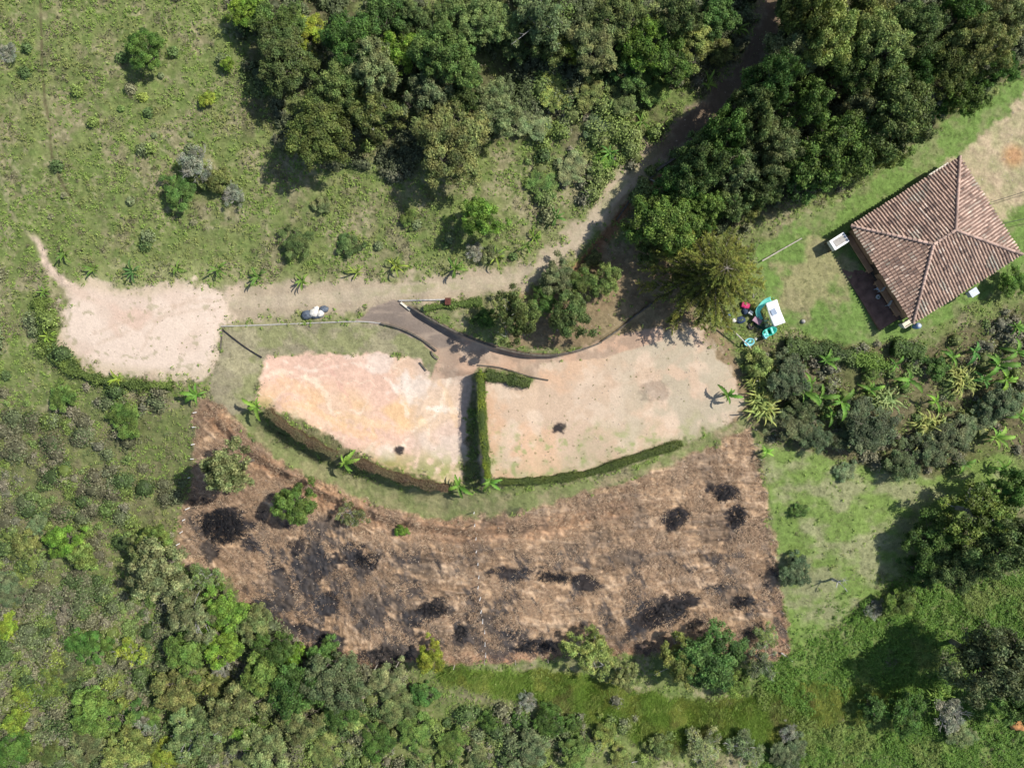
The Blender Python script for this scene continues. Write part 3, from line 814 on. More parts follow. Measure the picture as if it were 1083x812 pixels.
# barrel tiles
tm_ = bpy.data.materials.new('barrel_tiles'); tm_.use_nodes = True
n = tm_.node_tree; b = n.nodes['Principled BSDF']
at = n.nodes.new('ShaderNodeAttribute'); at.attribute_name = 'Col'
tc = n.nodes.new('ShaderNodeTexCoord'); nz = n.nodes.new('ShaderNodeTexNoise'); nz.inputs['Scale'].default_value = 9; nz.inputs['Detail'].default_value = 6
n.links.new(tc.outputs['Object'], nz.inputs['Vector'])
mr = n.nodes.new('ShaderNodeMapRange'); mr.inputs[1].default_value = .3; mr.inputs[2].default_value = .7; mr.inputs[3].default_value = .7; mr.inputs[4].default_value = 1.25
n.links.new(nz.outputs[0], mr.inputs[0]); vm = n.nodes.new('ShaderNodeVectorMath'); vm.operation = 'SCALE'
n.links.new(at.outputs['Color'], vm.inputs[0]); n.links.new(mr.outputs[0], vm.inputs['Scale']); n.links.new(vm.outputs[0], b.inputs['Base Color'])
b.inputs['Roughness'].default_value = .85
M['tile'] = tm_
rg = random.Random(4)
def tile_col(x, y, pale):
    w_ = mnoise.noise(Vector((x * .55, y * .55, 3))) * .5 + .5; w2 = mnoise.noise(Vector((x * 1.7, y * 1.7, 9))) * .5 + .5
    base = Vector((.36, .235, .175)).lerp(Vector((.50, .37, .275)), w_ * .8)
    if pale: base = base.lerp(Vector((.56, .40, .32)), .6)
    if w2 > .56: base = base.lerp(Vector((.15, .105, .085)), min(.9, (w2 - .56) * 5))
    w3 = mnoise.noise(Vector((x * .9 + 7, y * .9, 5))) * .5 + .5
    if w3 > .62: base = base.lerp(Vector((.33, .32, .25)), min(.7, (w3 - .62) * 5))
    r_ = rg.random()
    if r_ < .08: base = base * .65
    elif r_ > .94: base = base.lerp(Vector((.60, .50, .40)), .6)
    return base * rg.uniform(.78, 1.2)
tv, tf, tcol = [], [], []
def tile_face(p0, p1, r0, r1, pale=False):
    """p0->p1 along the eave, r0/r1 the upper corners"""
    e = (p1 - p0); L = e.length; e.normalize()
    mid = (r0 + r1) / 2; up = mid - (p0 + e * ((mid - p0).dot(e))); H_ = up.length; up.normalize()
    nn = e.cross(up); 
    if nn.z < 0: nn = -nn
    a0 = (r0 - p0).dot(e); a1 = (r1 - p0).dot(e)
    pitch = .255; nc = int(L / pitch)
    for i in range(nc):
        s = (i + .5) * L / nc
        tmax = H_ * (s / a0 if s < a0 else (L - s) / (L - a1) if s > a1 else 1.0)
        t = -.06 + rg.uniform(-.03, .03)
        while t < tmax - .02:
            t1 = min(t + .34, tmax)
            cl = tile_col((p0 + e * s + up * t).x, (p0 + e * s + up * t).y, pale)
            jx = rg.uniform(-.02, .02)
            b0 = len(tv)
            for (tt, ra, lift) in ((t, .084, .028), (t1 + .03, .072, .008)):
                for kx in range(6):
                    an = math.pi * kx / 5
                    tv.append(p0 + e * (s + jx + math.cos(an) * ra) + up * tt + nn * (math.sin(an) * ra * .85 + lift - .01)); tcol.append(cl)
            for kx in range(5): tf.append((b0 + kx, b0 + kx + 1, b0 + 6 + kx + 1, b0 + 6 + kx))
            t = t1
tile_face(q['A'], q['B'], q['R1'], q['R2'])
tile_face(q['D'], q['C'], q['R1'], q['R2'])
tile_face(q['A'], q['D'], q['R1'], q['R1'])
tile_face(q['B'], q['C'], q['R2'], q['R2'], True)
tme = np_mesh('barrel_tiles', np.array([tuple(p) for p in tv]), np.array(tf), cols=np.array([tuple(p) for p in tcol]))
tme.materials.append(tm_)
link(bpy.data.objects.new('barrel_tiles', tme), roof)
# ridge and hip caps
def caps(p0, p1):
    d = p1 - p0; L = d.length; d.normalize(); n_ = max(2, int(L / .38)); side = d.cross(Vector((0, 0, 1))).normalized(); up = side.cross(d).normalized()
    for i in range(n_):
        cl = Vector((.42, .29, .23)) * rg.uniform(.65, 1.3); b0 = len(cv)
        for (t, ra, li) in ((i * L / n_ - .02, .13, .085), ((i + 1) * L / n_ + .02, .105, .06)):
            for kx in range(7):
                an = math.pi * kx / 6; cv.append(p0 + d * t + side * (math.cos(an) * ra) + up * (math.sin(an) * ra + li - .02)); cc_.append(cl)
        for kx in range(6): cf.append((b0 + kx, b0 + kx + 1, b0 + 7 + kx + 1, b0 + 7 + kx))
cv, cf, cc_ = [], [], []
caps(q['R1'], q['R2'])
for k_ in ('A', 'D'): caps(q[k_], q['R1'])
for k_ in ('B', 'C'): caps(q[k_], q['R2'])
cme = np_mesh('ridge_tiles', np.array([tuple(p) for p in cv]), np.array(cf), cols=np.array([tuple(p) for p in cc_])); cme.materials.append(tm_)
link(bpy.data.objects.new('ridge_tiles', cme), roof)
MB().box((hx * .62, hy + .06, EAVE - .03), (1.75, .12, .16)).build('gutter_board', M['cream'], roof)
# walls
ov = .42
wx, wy = hx - ov, hy - ov
mb = MB()
WH = EAVE - .05
mb.box((0, wy - .1, WH / 2 - .2), (2 * wx, .2, WH + .4)).box((0, -wy + .1, WH / 2 - .2), (2 * wx, .2, WH + .4)).box((wx - .1, 0, WH / 2 - .2), (.2, 2 * wy - .4, WH + .4))
# the front (left) wall is built round a doorway and two window openings
xf = -wx + .1
def front(y0, y1, z0, z1): mb.box((xf, (y0 + y1) / 2, (z0 + z1) / 2), (.2, y1 - y0, z1 - z0))
front(-wy + .2, -wy + .8, -.4, WH); front(-wy + .8, -wy + 2.0, -.4, .9); front(-wy + .8, -wy + 2.0, 1.6, WH); front(-wy + 2.0, .0, -.4, WH)
front(0, .95, 1.62, WH); front(.95, wy - 2.4, -.4, WH); front(wy - 2.4, wy - 1.2, -.4, .9); front(wy - 2.4, wy - 1.2, 1.6, WH); front(wy - 1.2, wy - .2, -.4, WH)
wall = mb.build('wall', M['adobe'], house)
door = MB().box((-wx + .09, .475, .8), (.06, .93, 1.62)).build('door', M['wood'], house)
MB().box((-wx + .04, .8, 1.0), (.05, .05, .12)).build('handle', M['grey'], door)
for yc in (-wy + 1.4, wy - 1.8):
    wn = MB().box((-wx + .1, yc, 1.25), (.04, 1.19, .68)).build('window', M['glass'], house)
    f_ = MB()
    for dy in (-.57, 0, .57): f_.box((-wx + .055, yc + dy, 1.25), (.06, .06, .68))
    for dz in (-.32, .32): f_.box((-wx + .05, yc, 1.25 + dz), (.05, 1.19, .06))
    f_.build('frame', M['wood'], wn)
for xc in (-2.2, 1.8):
    wn = MB().box((xc, -wy - .015, 1.25), (1.1, .04, .8)).build('window', M['glass'], house)
    f_ = MB()
    for dx in (-.55, 0, .55): f_.box((xc + dx, -wy - .04, 1.25), (.06, .06, .86))
    for dz in (-.40, .40): f_.box((xc, -wy - .045, 1.25 + dz), (1.16, .05, .06))
    f_.build('frame', M['wood'], wn)
MB().box((0, 0, -.1), (2 * wx + .3, 2 * wy + .3, .28)).build('plinth', M['darkcon'], house)
M['patio'] = mat_plain('trodden_red_patio', (.17, .10, .075), .9, .35, 2)
MB().box((-wx - 1.05, .0, -.10), (1.8, 2 * wy - .2, .26)).build('patio', M['patio'], house)
MB().box((-wx - .28, wy * .52, .42), (.42, 3.4, .1)).box((-wx - .28, wy * .52 - 1.5, .2), (.36, .1, .4)).box((-wx - .28, wy * .52 + 1.5, .2), (.36, .1, .4)).build('ledge', M['adobe'], house)
MB().box((-wx - .28, -wy * .5, .42), (.42, 3.3, .1)).box((-wx - .28, -wy * .5 - 1.45, .2), (.36, .1, .4)).box((-wx - .28, -wy * .5 + 1.45, .2), (.36, .1, .4)).build('ledge', M['adobe'], house)

def at_house(x, y, z=0):
    p = Vector((HC_.x, HC_.y, ZB)) + Vector((x * math.cos(HROT) - y * math.sin(HROT), x * math.sin(HROT) + y * math.cos(HROT), z)); return p

# raised water tank at the left corner
zt = .8
p = P(888, 255, z=ZB + zt + .5)
t = empty('water_tank', (p.x, p.y, ZB - .03), HROT, 'white box water tank with grey lid raised on legs at the house corner', 'tank')
MB().box((0, 0, zt + .22), (1.35, .86, .44)).build('tank', M['white'], t, bevel=.03)
MB().box((.05, 0, zt + .452), (.95, .56, .02)).build('lid', M['concrete'], t)
f_ = MB()
for dx, dy in ((0, .4), (0, -.4)): f_.box((dx, dy, zt + .47), (1.35, .07, .06))
for dx in (-.64, .64): f_.box((dx, 0, zt + .47), (.07, .73, .06))
f_.build('rim', M['white'], t)
for dx in (-.58, .58):
    for dy in (-.35, .35): MB().box((dx, dy, zt / 2), (.09, .09, zt)).build('leg', M['wood'], t)
# pale block and barrel at the lower corner
p = stand(957, 342, .5)
t = empty('washing_trough', (p.x, p.y, ZB - .15), HROT, 'cream concrete trough at the lowest corner of the house', 'trough')
mb = MB(); mb.box((0, 0, .55), (1.0, .44, .08)).box((0, .19, .68), (1.0, .06, .18)).box((0, -.19, .68), (1.0, .06, .18)).box((.47, 0, .68), (.06, .32, .18)).box((-.47, 0, .68), (.06, .32, .18))
mb.build('basin', M['cream'], t); MB().box((.3, 0, .25), (.2, .36, .52)).box((-.3, 0, .25), (.2, .36, .52)).build('pedestal', M['cream'], t)
p = stand(968, 345, .45)
t = empty('water_barrel', (p.x, p.y, ZB - .25), 0, 'small blue barrel beside the cream trough', 'barrel')
MB().lathe((0, 0, 0), [(.2, 0), (.24, .1), (.25, .35), (.24, .6), (.2, .7)], 16).build('drum', M['blue'], t, True)
MB().lathe((0, 0, .7), [(.17, 0), (.17, .02), (.1, .04)], 12).build('lid', M['grey'], t, True)
# grey box on the lower right wall
p = stand(1026, 310, 1.0)
t = empty('metal_cabinet', (p.x, p.y, ZB - .1), HROT, 'small grey metal box on a post below the right eave', 'box')
MB().box((0, 0, .95), (.62, .5, .5)).build('cabinet', M['grey'], t, bevel=.02); MB().box((0, 0, 1.215), (.7, .58, .03)).build('lid', M['grey'], t); MB().box((0, 0, .35), (.1, .1, .7)).build('post', M['wood'], t)

def chair(u, v, rz, mat, label, cat='chair'):
    p = stand(u, v, .4); t = empty('garden_chair', (p.x, p.y, ZB - .02), rz, label, cat)
    MB().box((0, 0, .42), (.42, .42, .04)).build('seat', mat, t, bevel=.015)
    MB().box((-.2, 0, .66), (.04, .4, .42)).build('backrest', mat, t, bevel=.015)
    for dx in (-.18, .18):
        for dy in (-.18, .18): MB().box((dx, dy, .2), (.04, .04, .41)).build('leg', mat, t)
    return t
chair(929.5, 305, HROT + 2, M['grey'], 'grey chair on the shaded patio near the house door')
chair(940.5, 322, HROT - 1, M['grey'], 'grey chair on the shaded patio nearer the trough')
def pot(u, v, label, s=1.0, leafcol=(.08, .14, .05)):
    p = stand(u, v, .3); t = empty('potted_plant', (p.x, p.y, ZB - .02), 0, label, 'potted plant')
    MB().lathe((0, 0, 0), [(.11 * s, 0), (.16 * s, .22 * s), (.18 * s, .24 * s), (.15 * s, .24 * s), (.14 * s, .2 * s)], 12).build('pot', M['white'], t, True)
    o = bpy.data.objects.new('leaves', PALM[0]); link(o, t); o.scale = (.22 * s, .22 * s, .3 * s); o.location = (0, 0, .14 * s); o.color = (*leafcol, 1)
pot(928.5, 314, 'small white potted plant on the patio between the two grey chairs')
pot(897, 247, 'white potted plant tucked behind the raised white tank', 1.1)

# dark service cables running off to the right
for (a_, b_, lab) in (((1048, 214), (1160, 178), 'thin dark cable leaving the roof edge, the upper one'), ((1062, 236), (1160, 214), 'thin dark cable leaving the roof edge, the lower one')):
    pa = P(*a_, z=ZB + 2.05); pb = P(*b_, up=2.3)
    pts = [pa.lerp(pb, i / 12) - Vector((0, 0, .5 * math.sin(math.pi * i / 12))) for i in range(13)]
    tag(MB().tube(pts, .022, 5).build('overhead_cable', M['black']), lab, 'cable')
# the pole those cables end on, just past the picture's right edge
pp = P(1160, 196); t = empty('cable_pole', pp, 0, 'wooden cable pole past the house', 'pole')
MB().tube([(0, 0, -.3), (0, 0, 2.6)], .09, 8, .07).build('mast', M['bark'], t)
MB().box((0, 0, 2.32), (.08, 1.9, .08), 0).build('crossarm', M['wood'], t)

# ------------------------------------------------------------ hedges
def hedge(path, hh, ww, col, label, dens=1100, jag=.15, tip=None, name='clipped_hedge', leaf=.075, seed=1):
    rg = np.random.default_rng(seed); pts = smooth_line(path, 8)
    top = []
    for u_, v_ in pts:
        p_ = stand(u_, v_, hh); top.append(np.array([p_.x, p_.y, p_.z]))
    top = np.array(top); N = len(top)
    tang = np.gradient(top[:, :2], axis=0); tang /= np.linalg.norm(tang, axis=1, keepdims=True); nrm = np.stack([-tang[:, 1], tang[:, 0]], 1)
    prof = [(-.5, -.1), (-.52, .5), (-.42, .93), (0, 1.0), (.42, .93), (.52, .5), (.5, -.1)]
    vs = []; 
    wob = 1 + (vnoise(np.arange(N) * .55, np.zeros(N) + seed, seed) - .5) * 2 * min(.7, jag * 3.2)
    taper = wob * np.minimum(1, np.minimum(np.arange(N), N - 1 - np.arange(N)) / 2.0 + .55)
    for i in range(N):
        for (a_, z_) in prof:
            jw = 1 + rg.normal() * jag
            vs.append((top[i, 0] + nrm[i, 0] * a_ * ww * jw * taper[i] * .92, top[i, 1] + nrm[i, 1] * a_ * ww * jw * taper[i] * .92, top[i, 2] + z_ * hh * .93 * (1 + rg.normal() * jag * .5)))
    k = len(prof); fs = []
    for i in range(N - 1):
        for j_ in range(k - 1): fs.append((i * k + j_, i * k + j_ + 1, (i + 1) * k + j_ + 1, (i + 1) * k + j_))
    seglen = np.linalg.norm(np.diff(top, axis=0), axis=1); Ltot = seglen.sum(); nl = int(Ltot * dens)
    s = rg.uniform(0, N - 1.001, nl); i0 = s.astype(int); f_ = (s - i0)[:, None]
    base = top[i0] * (1 - f_) + top[i0 + 1] * f_; nn = nrm[i0] * (1 - f_) + nrm[i0 + 1] * f_
    per = rg.uniform(0, 1, nl)
    side = np.where(per < .3, -1, np.where(per > .7, 1, 0)); onside = side != 0
    a_ = np.where(onside, side * .52, rg.uniform(-.5, .5, nl)); z_ = np.where(onside, rg.uniform(0, .95, nl), .97) + rg.normal(size=nl) * .025
    z_ = z_ + np.abs(rg.normal(size=nl)) * jag * .9 * (rg.random(nl) < .25); a_ = (a_ + rg.normal(size=nl) * (.03 + jag * .5)) * (taper[i0] / 1.0)
    cen = np.concatenate([base[:, :2] + nn * (a_ * ww)[:, None], (base[:, 2] + z_ * hh)[:, None]], 1)
    nr = np.concatenate([nn * np.where(onside, side, 0)[:, None], np.where(onside, .25, 1)[:, None]], 1) + rg.normal(size=(nl, 3)) * .45
    v2, f2 = leaves(cen, nr, leaf * rg.uniform(.6, 1.4, nl), leaf * .6 * rg.uniform(.7, 1.3, nl), rg=rg)
    base_c = np.array(col)
    cl = base_c * rg.uniform(.6, 1.4, (nl, 1))
    if tip is not None:
        mix = np.clip(vnoise(cen[:, 0] * 1.2, cen[:, 1] * 1.2, 5) * 1.4 - .2, 0, 1)[:, None] * np.where(onside, .3, 1)[:, None]
        cl = cl * (1 - mix) + np.array(tip) * rg.uniform(.7, 1.3, (nl, 1)) * mix
    quads = np.array(fs); nb = len(vs)
    allv = np.concatenate([np.array(vs), v2]); allf = np.concatenate([quads, f2 + nb])
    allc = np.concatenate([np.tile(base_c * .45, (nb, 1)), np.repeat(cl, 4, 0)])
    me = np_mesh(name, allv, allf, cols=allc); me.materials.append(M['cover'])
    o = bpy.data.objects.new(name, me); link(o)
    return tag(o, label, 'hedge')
hedge([(508, 392), (509, 420), (511, 455), (514, 488), (516, 506)], 1.15, .62, (.10, .15, .035), 'straight upright green hedge between the two bare yards', tip=(.25, .30, .03), seed=1)
hedge([(513, 396), (528, 399), (545, 402), (561, 406)], .75, .72, (.09, .13, .035), 'short green hedge closing the top of the right yard', tip=(.14, .18, .05), seed=2)
hedge([(526, 509), (560, 509), (590, 506), (625, 500), (660, 489), (690, 479), (722, 469)], .55, .5, (.085, .12, .03), 'long low curved green hedge round the foot of the right yard', tip=(.13, .16, .035), seed=3)
hedge([(280, 434), (295, 447), (315, 461), (338, 474), (354, 482)], 1.0, .52, (.15, .105, .06), 'brownish clipped hedge on the upper left rim of the peach yard', tip=(.16, .15, .07), seed=4)
hedge([(373, 487), (395, 496), (420, 505), (448, 513), (474, 517)], 1.0, .52, (.15, .10, .06), 'brownish clipped hedge along the lower rim of the peach yard', tip=(.17, .14, .07), seed=5)
hedge([(40, 315), (44, 345), (54, 370), (72, 388), (98, 400), (130, 406), (182, 408)], .5, .55, (.08, .12, .03), 'rough dark low hedge round the pale left parking yard', dens=1100, jag=.3, tip=(.20, .27, .06), leaf=.12, seed=6)
hedge([(832, 366), (850, 368), (875, 372), (905, 378)], .7, .9, (.07, .11, .035), 'shaggy hedge just below the white play roof', dens=1300, jag=.34, tip=(.14, .2, .06), leaf=.14, seed=7)
hedge([(900, 376), (920, 381), (940, 388)], .6, .8, (.12, .21, .04), 'bright green leafy hedge row in the upper garden', dens=1300, jag=.34, tip=(.18, .28, .05), leaf=.14, seed=8)
hedge([(946, 366), (962, 369), (978, 374)], .7, .8, (.09, .15, .04), 'short shaggy green hedge below the cream trough', dens=1300, jag=.34, tip=(.13, .2, .05), leaf=.14, seed=9)
hedge([(448, 326), (480, 322), (510, 319)], .35, .5, (.15, .22, .05), 'bright low planting strip beside the road and ramp', dens=400, jag=.2, leaf=.1, seed=10)

# ------------------------------------------------------------ low kerbs and drains
def strip(path, hh, ww, mat, label, cat, name, parent=None, sink=.25):
    pts = smooth_line(path, 6); mb = MB(); L = []
    for u_, v_ in pts: L.append(P(u_, v_))
    n_ = len(L); vs = []; fs = []
    for i in range(n_):
        t_ = (L[min(i + 1, n_ - 1)] - L[max(i - 1, 0)]); t_.z = 0; t_.normalize(); nn = Vector((-t_.y, t_.x, 0)) * ww / 2
        vs += [L[i] + nn - Vector((0, 0, sink)), L[i] + nn + Vector((0, 0, hh)), L[i] - nn + Vector((0, 0, hh)), L[i] - nn - Vector((0, 0, sink))]
    for i in range(n_ - 1):
        for j_ in range(3): fs.append((i * 4 + j_, i * 4 + j_ + 1, (i + 1) * 4 + j_ + 1, (i + 1) * 4 + j_))
    fs += [(0, 1, 2, 3), ((n_ - 1) * 4 + 3, (n_ - 1) * 4 + 2, (n_ - 1) * 4 + 1, (n_ - 1) * 4)]
    mb.add(vs, fs); o = mb.build(name, mat, parent)
    return tag(o, label, cat) if label else o
strip([(433, 324), (455, 337), (480, 350), (520, 366), (560, 375), (590, 375), (620, 368), (636, 362)], .32, .14, M['darkcon'], 'long dark retaining kerb curving along the upper edge of the ramp', 'kerb', 'retaining_kerb')
strip([(636, 361), (655, 348), (672, 334), (692, 319)], .3, .13, M['darkcon'], 'straight dark kerb under the shade of the big conifer', 'kerb', 'retaining_kerb')
strip([(403, 342), (425, 348), (445, 358), (462, 371)], .2, .12, M['darkcon'], 'dark kerb on the lower edge of the ramp above the peach yard', 'kerb', 'retaining_kerb')
strip([(234, 345), (270, 344), (320, 342), (378, 340), (403, 342)], .05, .09, M['concrete'], 'thin pale kerb line between the road and the grass bank', 'kerb', 'road_kerb')
strip([(422, 318), (445, 317.5), (471, 317)], .14, .12, M['concrete'], 'pale narrow wall top leading to the small meter box', 'wall', 'low_wall')
strip([(424, 320), (429, 324), (434, 328)], .12, .16, M['cream'], 'short cream painted wall end at the mouth of the ramp', 'wall', 'low_wall')
strip([(236, 349), (247, 358), (262, 369), (277, 378)], .06, .12, M['black'], 'dark drain pipe running diagonally down the grass bank', 'pipe', 'drain_pipe', sink=.03)
strip([(235, 350), (234, 362), (233, 373)], .05, .1, M['darkcon'], 'short dark pipe stub down the edge of the pale left yard', 'pipe', 'drain_pipe', sink=.03)
strip([(456, 371), (458, 376), (463, 380)], .12, .12, M['darkcon'], 'short dark kerb piece at the foot of the ramp', 'kerb', 'kerb_piece')
strip([(444, 383), (448, 388), (451, 392)], .12, .1, M['darkcon'], 'tiny dark kerb piece at the top right corner of the peach yard', 'kerb', 'kerb_piece')
strip([(505, 386), (530, 389), (560, 398), (580, 402)], .1, .1, M['darkcon'], 'thin dark kerb above the short green hedge', 'kerb', 'kerb_piece')
strip([(652, 233), (668, 210), (684, 193), (694, 183)], .12, .12, M['darkcon'], 'thin dark kerb on the right side of the road bend', 'kerb', 'road_kerb')
strip([(694, 181), (720, 163), (745, 143), (760, 128)], .3, .2, M['darkcon'], 'dark drain edge along the shaded upper track', 'kerb', 'road_kerb')
p = stand(474, 319, .3)
t = empty('meter_box', p, 0, 'small dark red box at the end of the pale wall top', 'box')
MB().box((0, 0, .25), (.4, .5, .55)).build('cabinet', M['rust'], t, bevel=.02); MB().box((0, 0, .54), (.46, .56, .03)).build('lid', M['rust'], t)

# sacks and a dark sheet heaped beside the road
def sack(name, c_, s, mat, parent, seed=0, rz=0):
    rg = random.Random(seed); mb = MB(); n_ = 14; m_ = 8; vs = []; fs = []
    for i in range(m_ + 1):
        ph = math.pi * i / m_
        for k in range(n_):
            t_ = 2 * math.pi * k / n_; d_ = Vector((math.sin(ph) * math.cos(t_), math.sin(ph) * math.sin(t_), math.cos(ph)))
            g = 1 + .28 * mnoise.noise(d_ * 2.2 + Vector((seed, 0, 0))) + .12 * mnoise.noise(d_ * 6 + Vector((seed, 3, 0)))
            d_ = d_ * g; x, y = d_.x * s[0], d_.y * s[1]
            vs.append((c_[0] + x * math.cos(rz) - y * math.sin(rz), c_[1] + x * math.sin(rz) + y * math.cos(rz), c_[2] + max(d_.z * s[2], -.12 * s[2])))
    for i in range(m_):
        for k in range(n_): fs.append((i * n_ + k, i * n_ + (k + 1) % n_, (i + 1) * n_ + (k + 1) % n_, (i + 1) * n_ + k))
    mb.add(vs, fs); return mb.build(name, mat, parent, True)
M['sackw'] = mat_plain('pale_sacking', (.66, .63, .56), .9, .2, 4)
M['slate'] = mat_plain('slate_sheet', (.10, .12, .15), .6, .4, 5)
p = P(334, 331); t = empty('sack_heap', p, .15, 'heap of pale sacks partly covered by dark sheeting beside the road', 'heap')
sack('sack', (-.1, .02, .1), (.42, .36, .36), M['sackw'], t, 1); sack('sack', (.38, -.1, .08), (.34, .26, .28), M['sackw'], t, 2, .5); sack('sack', (.1, .28, .08), (.28, .22, .24), M['sackw'], t, 8, 1.)
sack('dark_sheet', (-.68, -.04, .02), (.5, .38, .24), M['slate'], t, 3); sack('dark_sheet', (.72, .2, .04), (.42, .28, .26), M['slate'], t, 4); sack('dark_sheet', (.1, -.3, .0), (.5, .16, .16), M['slate'], t, 5)

# ------------------------------------------------------------ fences
def fence(posts, hh, rpost, mat, label, wires=2, name='wire_fence'):
    p0 = P(*posts[0]); t = empty(name, p0, 0, label, 'fence'); tops = []
    rg = random.Random(int(posts[0][0]))
    for (u_, v_) in posts:
        f_ = stand(u_, v_, hh * .9); q_ = f_ - p0; lean = Vector((rg.uniform(-.06, .06), rg.uniform(-.06, .06), hh * rg.uniform(.9, 1.08)))
        MB().tube([q_ - Vector((0, 0, .15)), q_ + lean], rpost, 6, rpost * .8).build('post', mat, t); tops.append((q_, lean))
    mb = MB()
    for wv in range(wires):
        z_ = (.45 + .4 * wv) if wires > 1 else .8
        mb.tube([a_ + l_ * z_ for a_, l_ in tops], .005, 3)
    mb.build('wire', M['black'], t)
    return t
fence([(501, 543), (501.5, 556), (503, 570), (503.5, 584), (505, 597), (506, 611), (505.5, 622), (508, 634), (509, 648), (510, 658), (512, 670), (512.5, 682), (513, 694)], .8, .045, M['white'],
      'line of white stakes running down the middle of the cleared slope')
fence([(207, 417), (205, 436), (204, 452), (203, 470), (202, 486), (199, 505), (197, 538), (193, 550), (190, 563), (187, 576), (186, 588)], .5, .045, M['white'],
      'line of white stakes on the left boundary of the cleared slope')
fence([(800, 455), (802, 470), (806, 486), (809, 502), (812, 521), (815, 548), (818, 572), (820, 590), (824, 622), (828, 648), (832, 668), (835, 684)], .8, .04, M['palewood'],
      'line of weathered stakes on the right boundary of the cleared slope')
fence([(397, 707), (420, 704), (450, 706), (480, 707), (512, 702), (545, 702), (580, 701), (618, 700)], 1.0, .04, M['palewood'], 'line of thin stakes along the bottom of the cleared slope', 1)
# white rail at the edge of the house lawn and fallen poles
def pole(a_, b_, r_, mat, label, ha=.1, hb=.1, name='timber_pole', cat='pole'):
    pa = P(*a_, up=ha); pb = P(*b_, up=hb); m_ = pa.lerp(pb, .5) + Vector((.02, .02, -.01))
    return tag(MB().tube([pa, m_, pb], r_, 7, r_ * .85).build(name, mat), label, cat)
pole((806, 276), (848, 252), .06, M['palewood'], 'long pale pole lying at the woodland side of the house lawn', .3, .15)
pole((768, 343), (794, 368), .06, M['palewood'], 'pale pole beside the heap of toys under the conifer', .9, .5)
pole((826, 690), (838, 699), .07, M['palebark'], 'short bleached log at the lower right corner of the cleared slope')
pole((688, 190), (700, 196), .06, M['palewood'], 'short pale plank lying by the track bend')
pole((668, 806), (684, 803), .05, M['palebark'], 'bleached branch lying near the bottom edge')

# ------------------------------------------------------------ play corner
t0 = P(822, 333); rzp = R(115)
t = empty('play_canopy', t0, R(-70) + R(0), 'white sheet canopy on posts over the toy corner', 'canopy')
c_ = P(820, 331, up=1.3) - t0
m_ = MB()
ca, sa = math.cos(R(-64)), math.sin(R(-64))
def loc(p_, rz):  # world offset to local of an empty turned by rz
    return Vector((p_.x * math.cos(-rz) - p_.y * math.sin(-rz), p_.x * math.sin(-rz) + p_.y * math.cos(-rz), p_.z))
cl_ = loc(c_, R(-70))
vs = []; fs = []; nx_, ny_ = 12, 7
for j_ in range(ny_ + 1):
    for i in range(nx_ + 1):
        x = (i / nx_ - .5) * 1.95; y = (j_ / ny_ - .5) * .98
        z = -.06 * math.cos(x * 2.5) + .03 * mnoise.noise(Vector((x * 3, y * 3, 1))) - .05 * y
        vs.append((cl_.x + x, cl_.y + y, cl_.z + z))
for j_ in range(ny_):
    for i in range(nx_): fs.append((j_ * 13 + i, j_ * 13 + i + 1, (j_ + 1) * 13 + i + 1, (j_ + 1) * 13 + i))
o = m_.add(vs, fs).build('sheet', M['white'], t, True); sol = o.modifiers.new('thick', 'SOLIDIFY'); sol.thickness = .02
MB().box((cl_.x - .12, cl_.y - .1, cl_.z + .0), (.5, .42, .05), R(8)).build('blue_patch', mat_plain('blue_grey_sheet', (.25, .31, .40), .6, .2, 3), t)
for dx in (-.9, .9):
    for dy in (-.43, .43): MB().tube([(cl_.x + dx, cl_.y + dy, -.1), (cl_.x + dx, cl_.y + dy, 1.24)], .03, 6).build('post', M['grey'], t)
# teal slide chute: a curved gutter
def chute(path, zs, ww, mat, parent, name, base):
    L = [P(u_, v_, up=z_) - base for (u_, v_), z_ in zip(path, zs)]; n_ = len(L); vs = []; fs = []
    for i in range(n_):
        t_ = (L[min(i + 1, n_ - 1)] - L[max(i - 1, 0)]); t_.z = 0; t_.normalize(); nn = Vector((-t_.y, t_.x, 0))
        for k in range(7):
            an = math.pi * k / 6; vs.append(L[i] + nn * (math.cos(an) * ww / 2) + Vector((0, 0, .16 - math.sin(an) * .16)))
    for i in range(n_ - 1):
        for k in range(6): fs.append((i * 7 + k, i * 7 + k + 1, (i + 1) * 7 + k + 1, (i + 1) * 7 + k))
    o = MB().add(vs, fs).build(name, mat, parent, True); s_ = o.modifiers.new('thick', 'SOLIDIFY'); s_.thickness = .03; return o
def arc(c0, r, a0, a1, n_=12, sx=1, sy=1): return [(c0[0] + math.cos(a0 + (a1 - a0) * i / n_) * r * sx, c0[1] + math.sin(a0 + (a1 - a0) * i / n_) * r * sy) for i in range(n_ + 1)]
b_ = P(806, 330); t = empty('play_slide', b_, 0, 'curved teal plastic slide beside the white canopy', 'slide')
pth = smooth_line([(815, 316.5), (809, 319), (804, 324), (801, 329), (802, 334), (804.5, 339)], 4)
chute(pth, list(np.linspace(1.1, .05, len(pth))), .34, M['ltteal'], t, 'chute', b_)
for (u_, v_, z_) in ((813, 317, 1.05), (804, 324, .6)):
    q_ = P(u_, v_) - b_; MB().tube([q_, q_ + Vector((0, 0, z_))], .03, 6).build('leg', M['teal'], t)
b_ = P(812, 351); t = empty('play_boat', b_, R(20), 'teal plastic rocker below the white canopy', 'toy')
mb = MB(); vs = []; fs = []
for k in range(20):
    a_ = 2 * math.pi * k / 20
    for (rr, zz) in ((.15, .12), (.34, .16), (.46, .42), (.5, .42), (.38, .08), (.1, 0)): vs.append((math.cos(a_) * rr * 1.25, math.sin(a_) * rr * .68, zz))
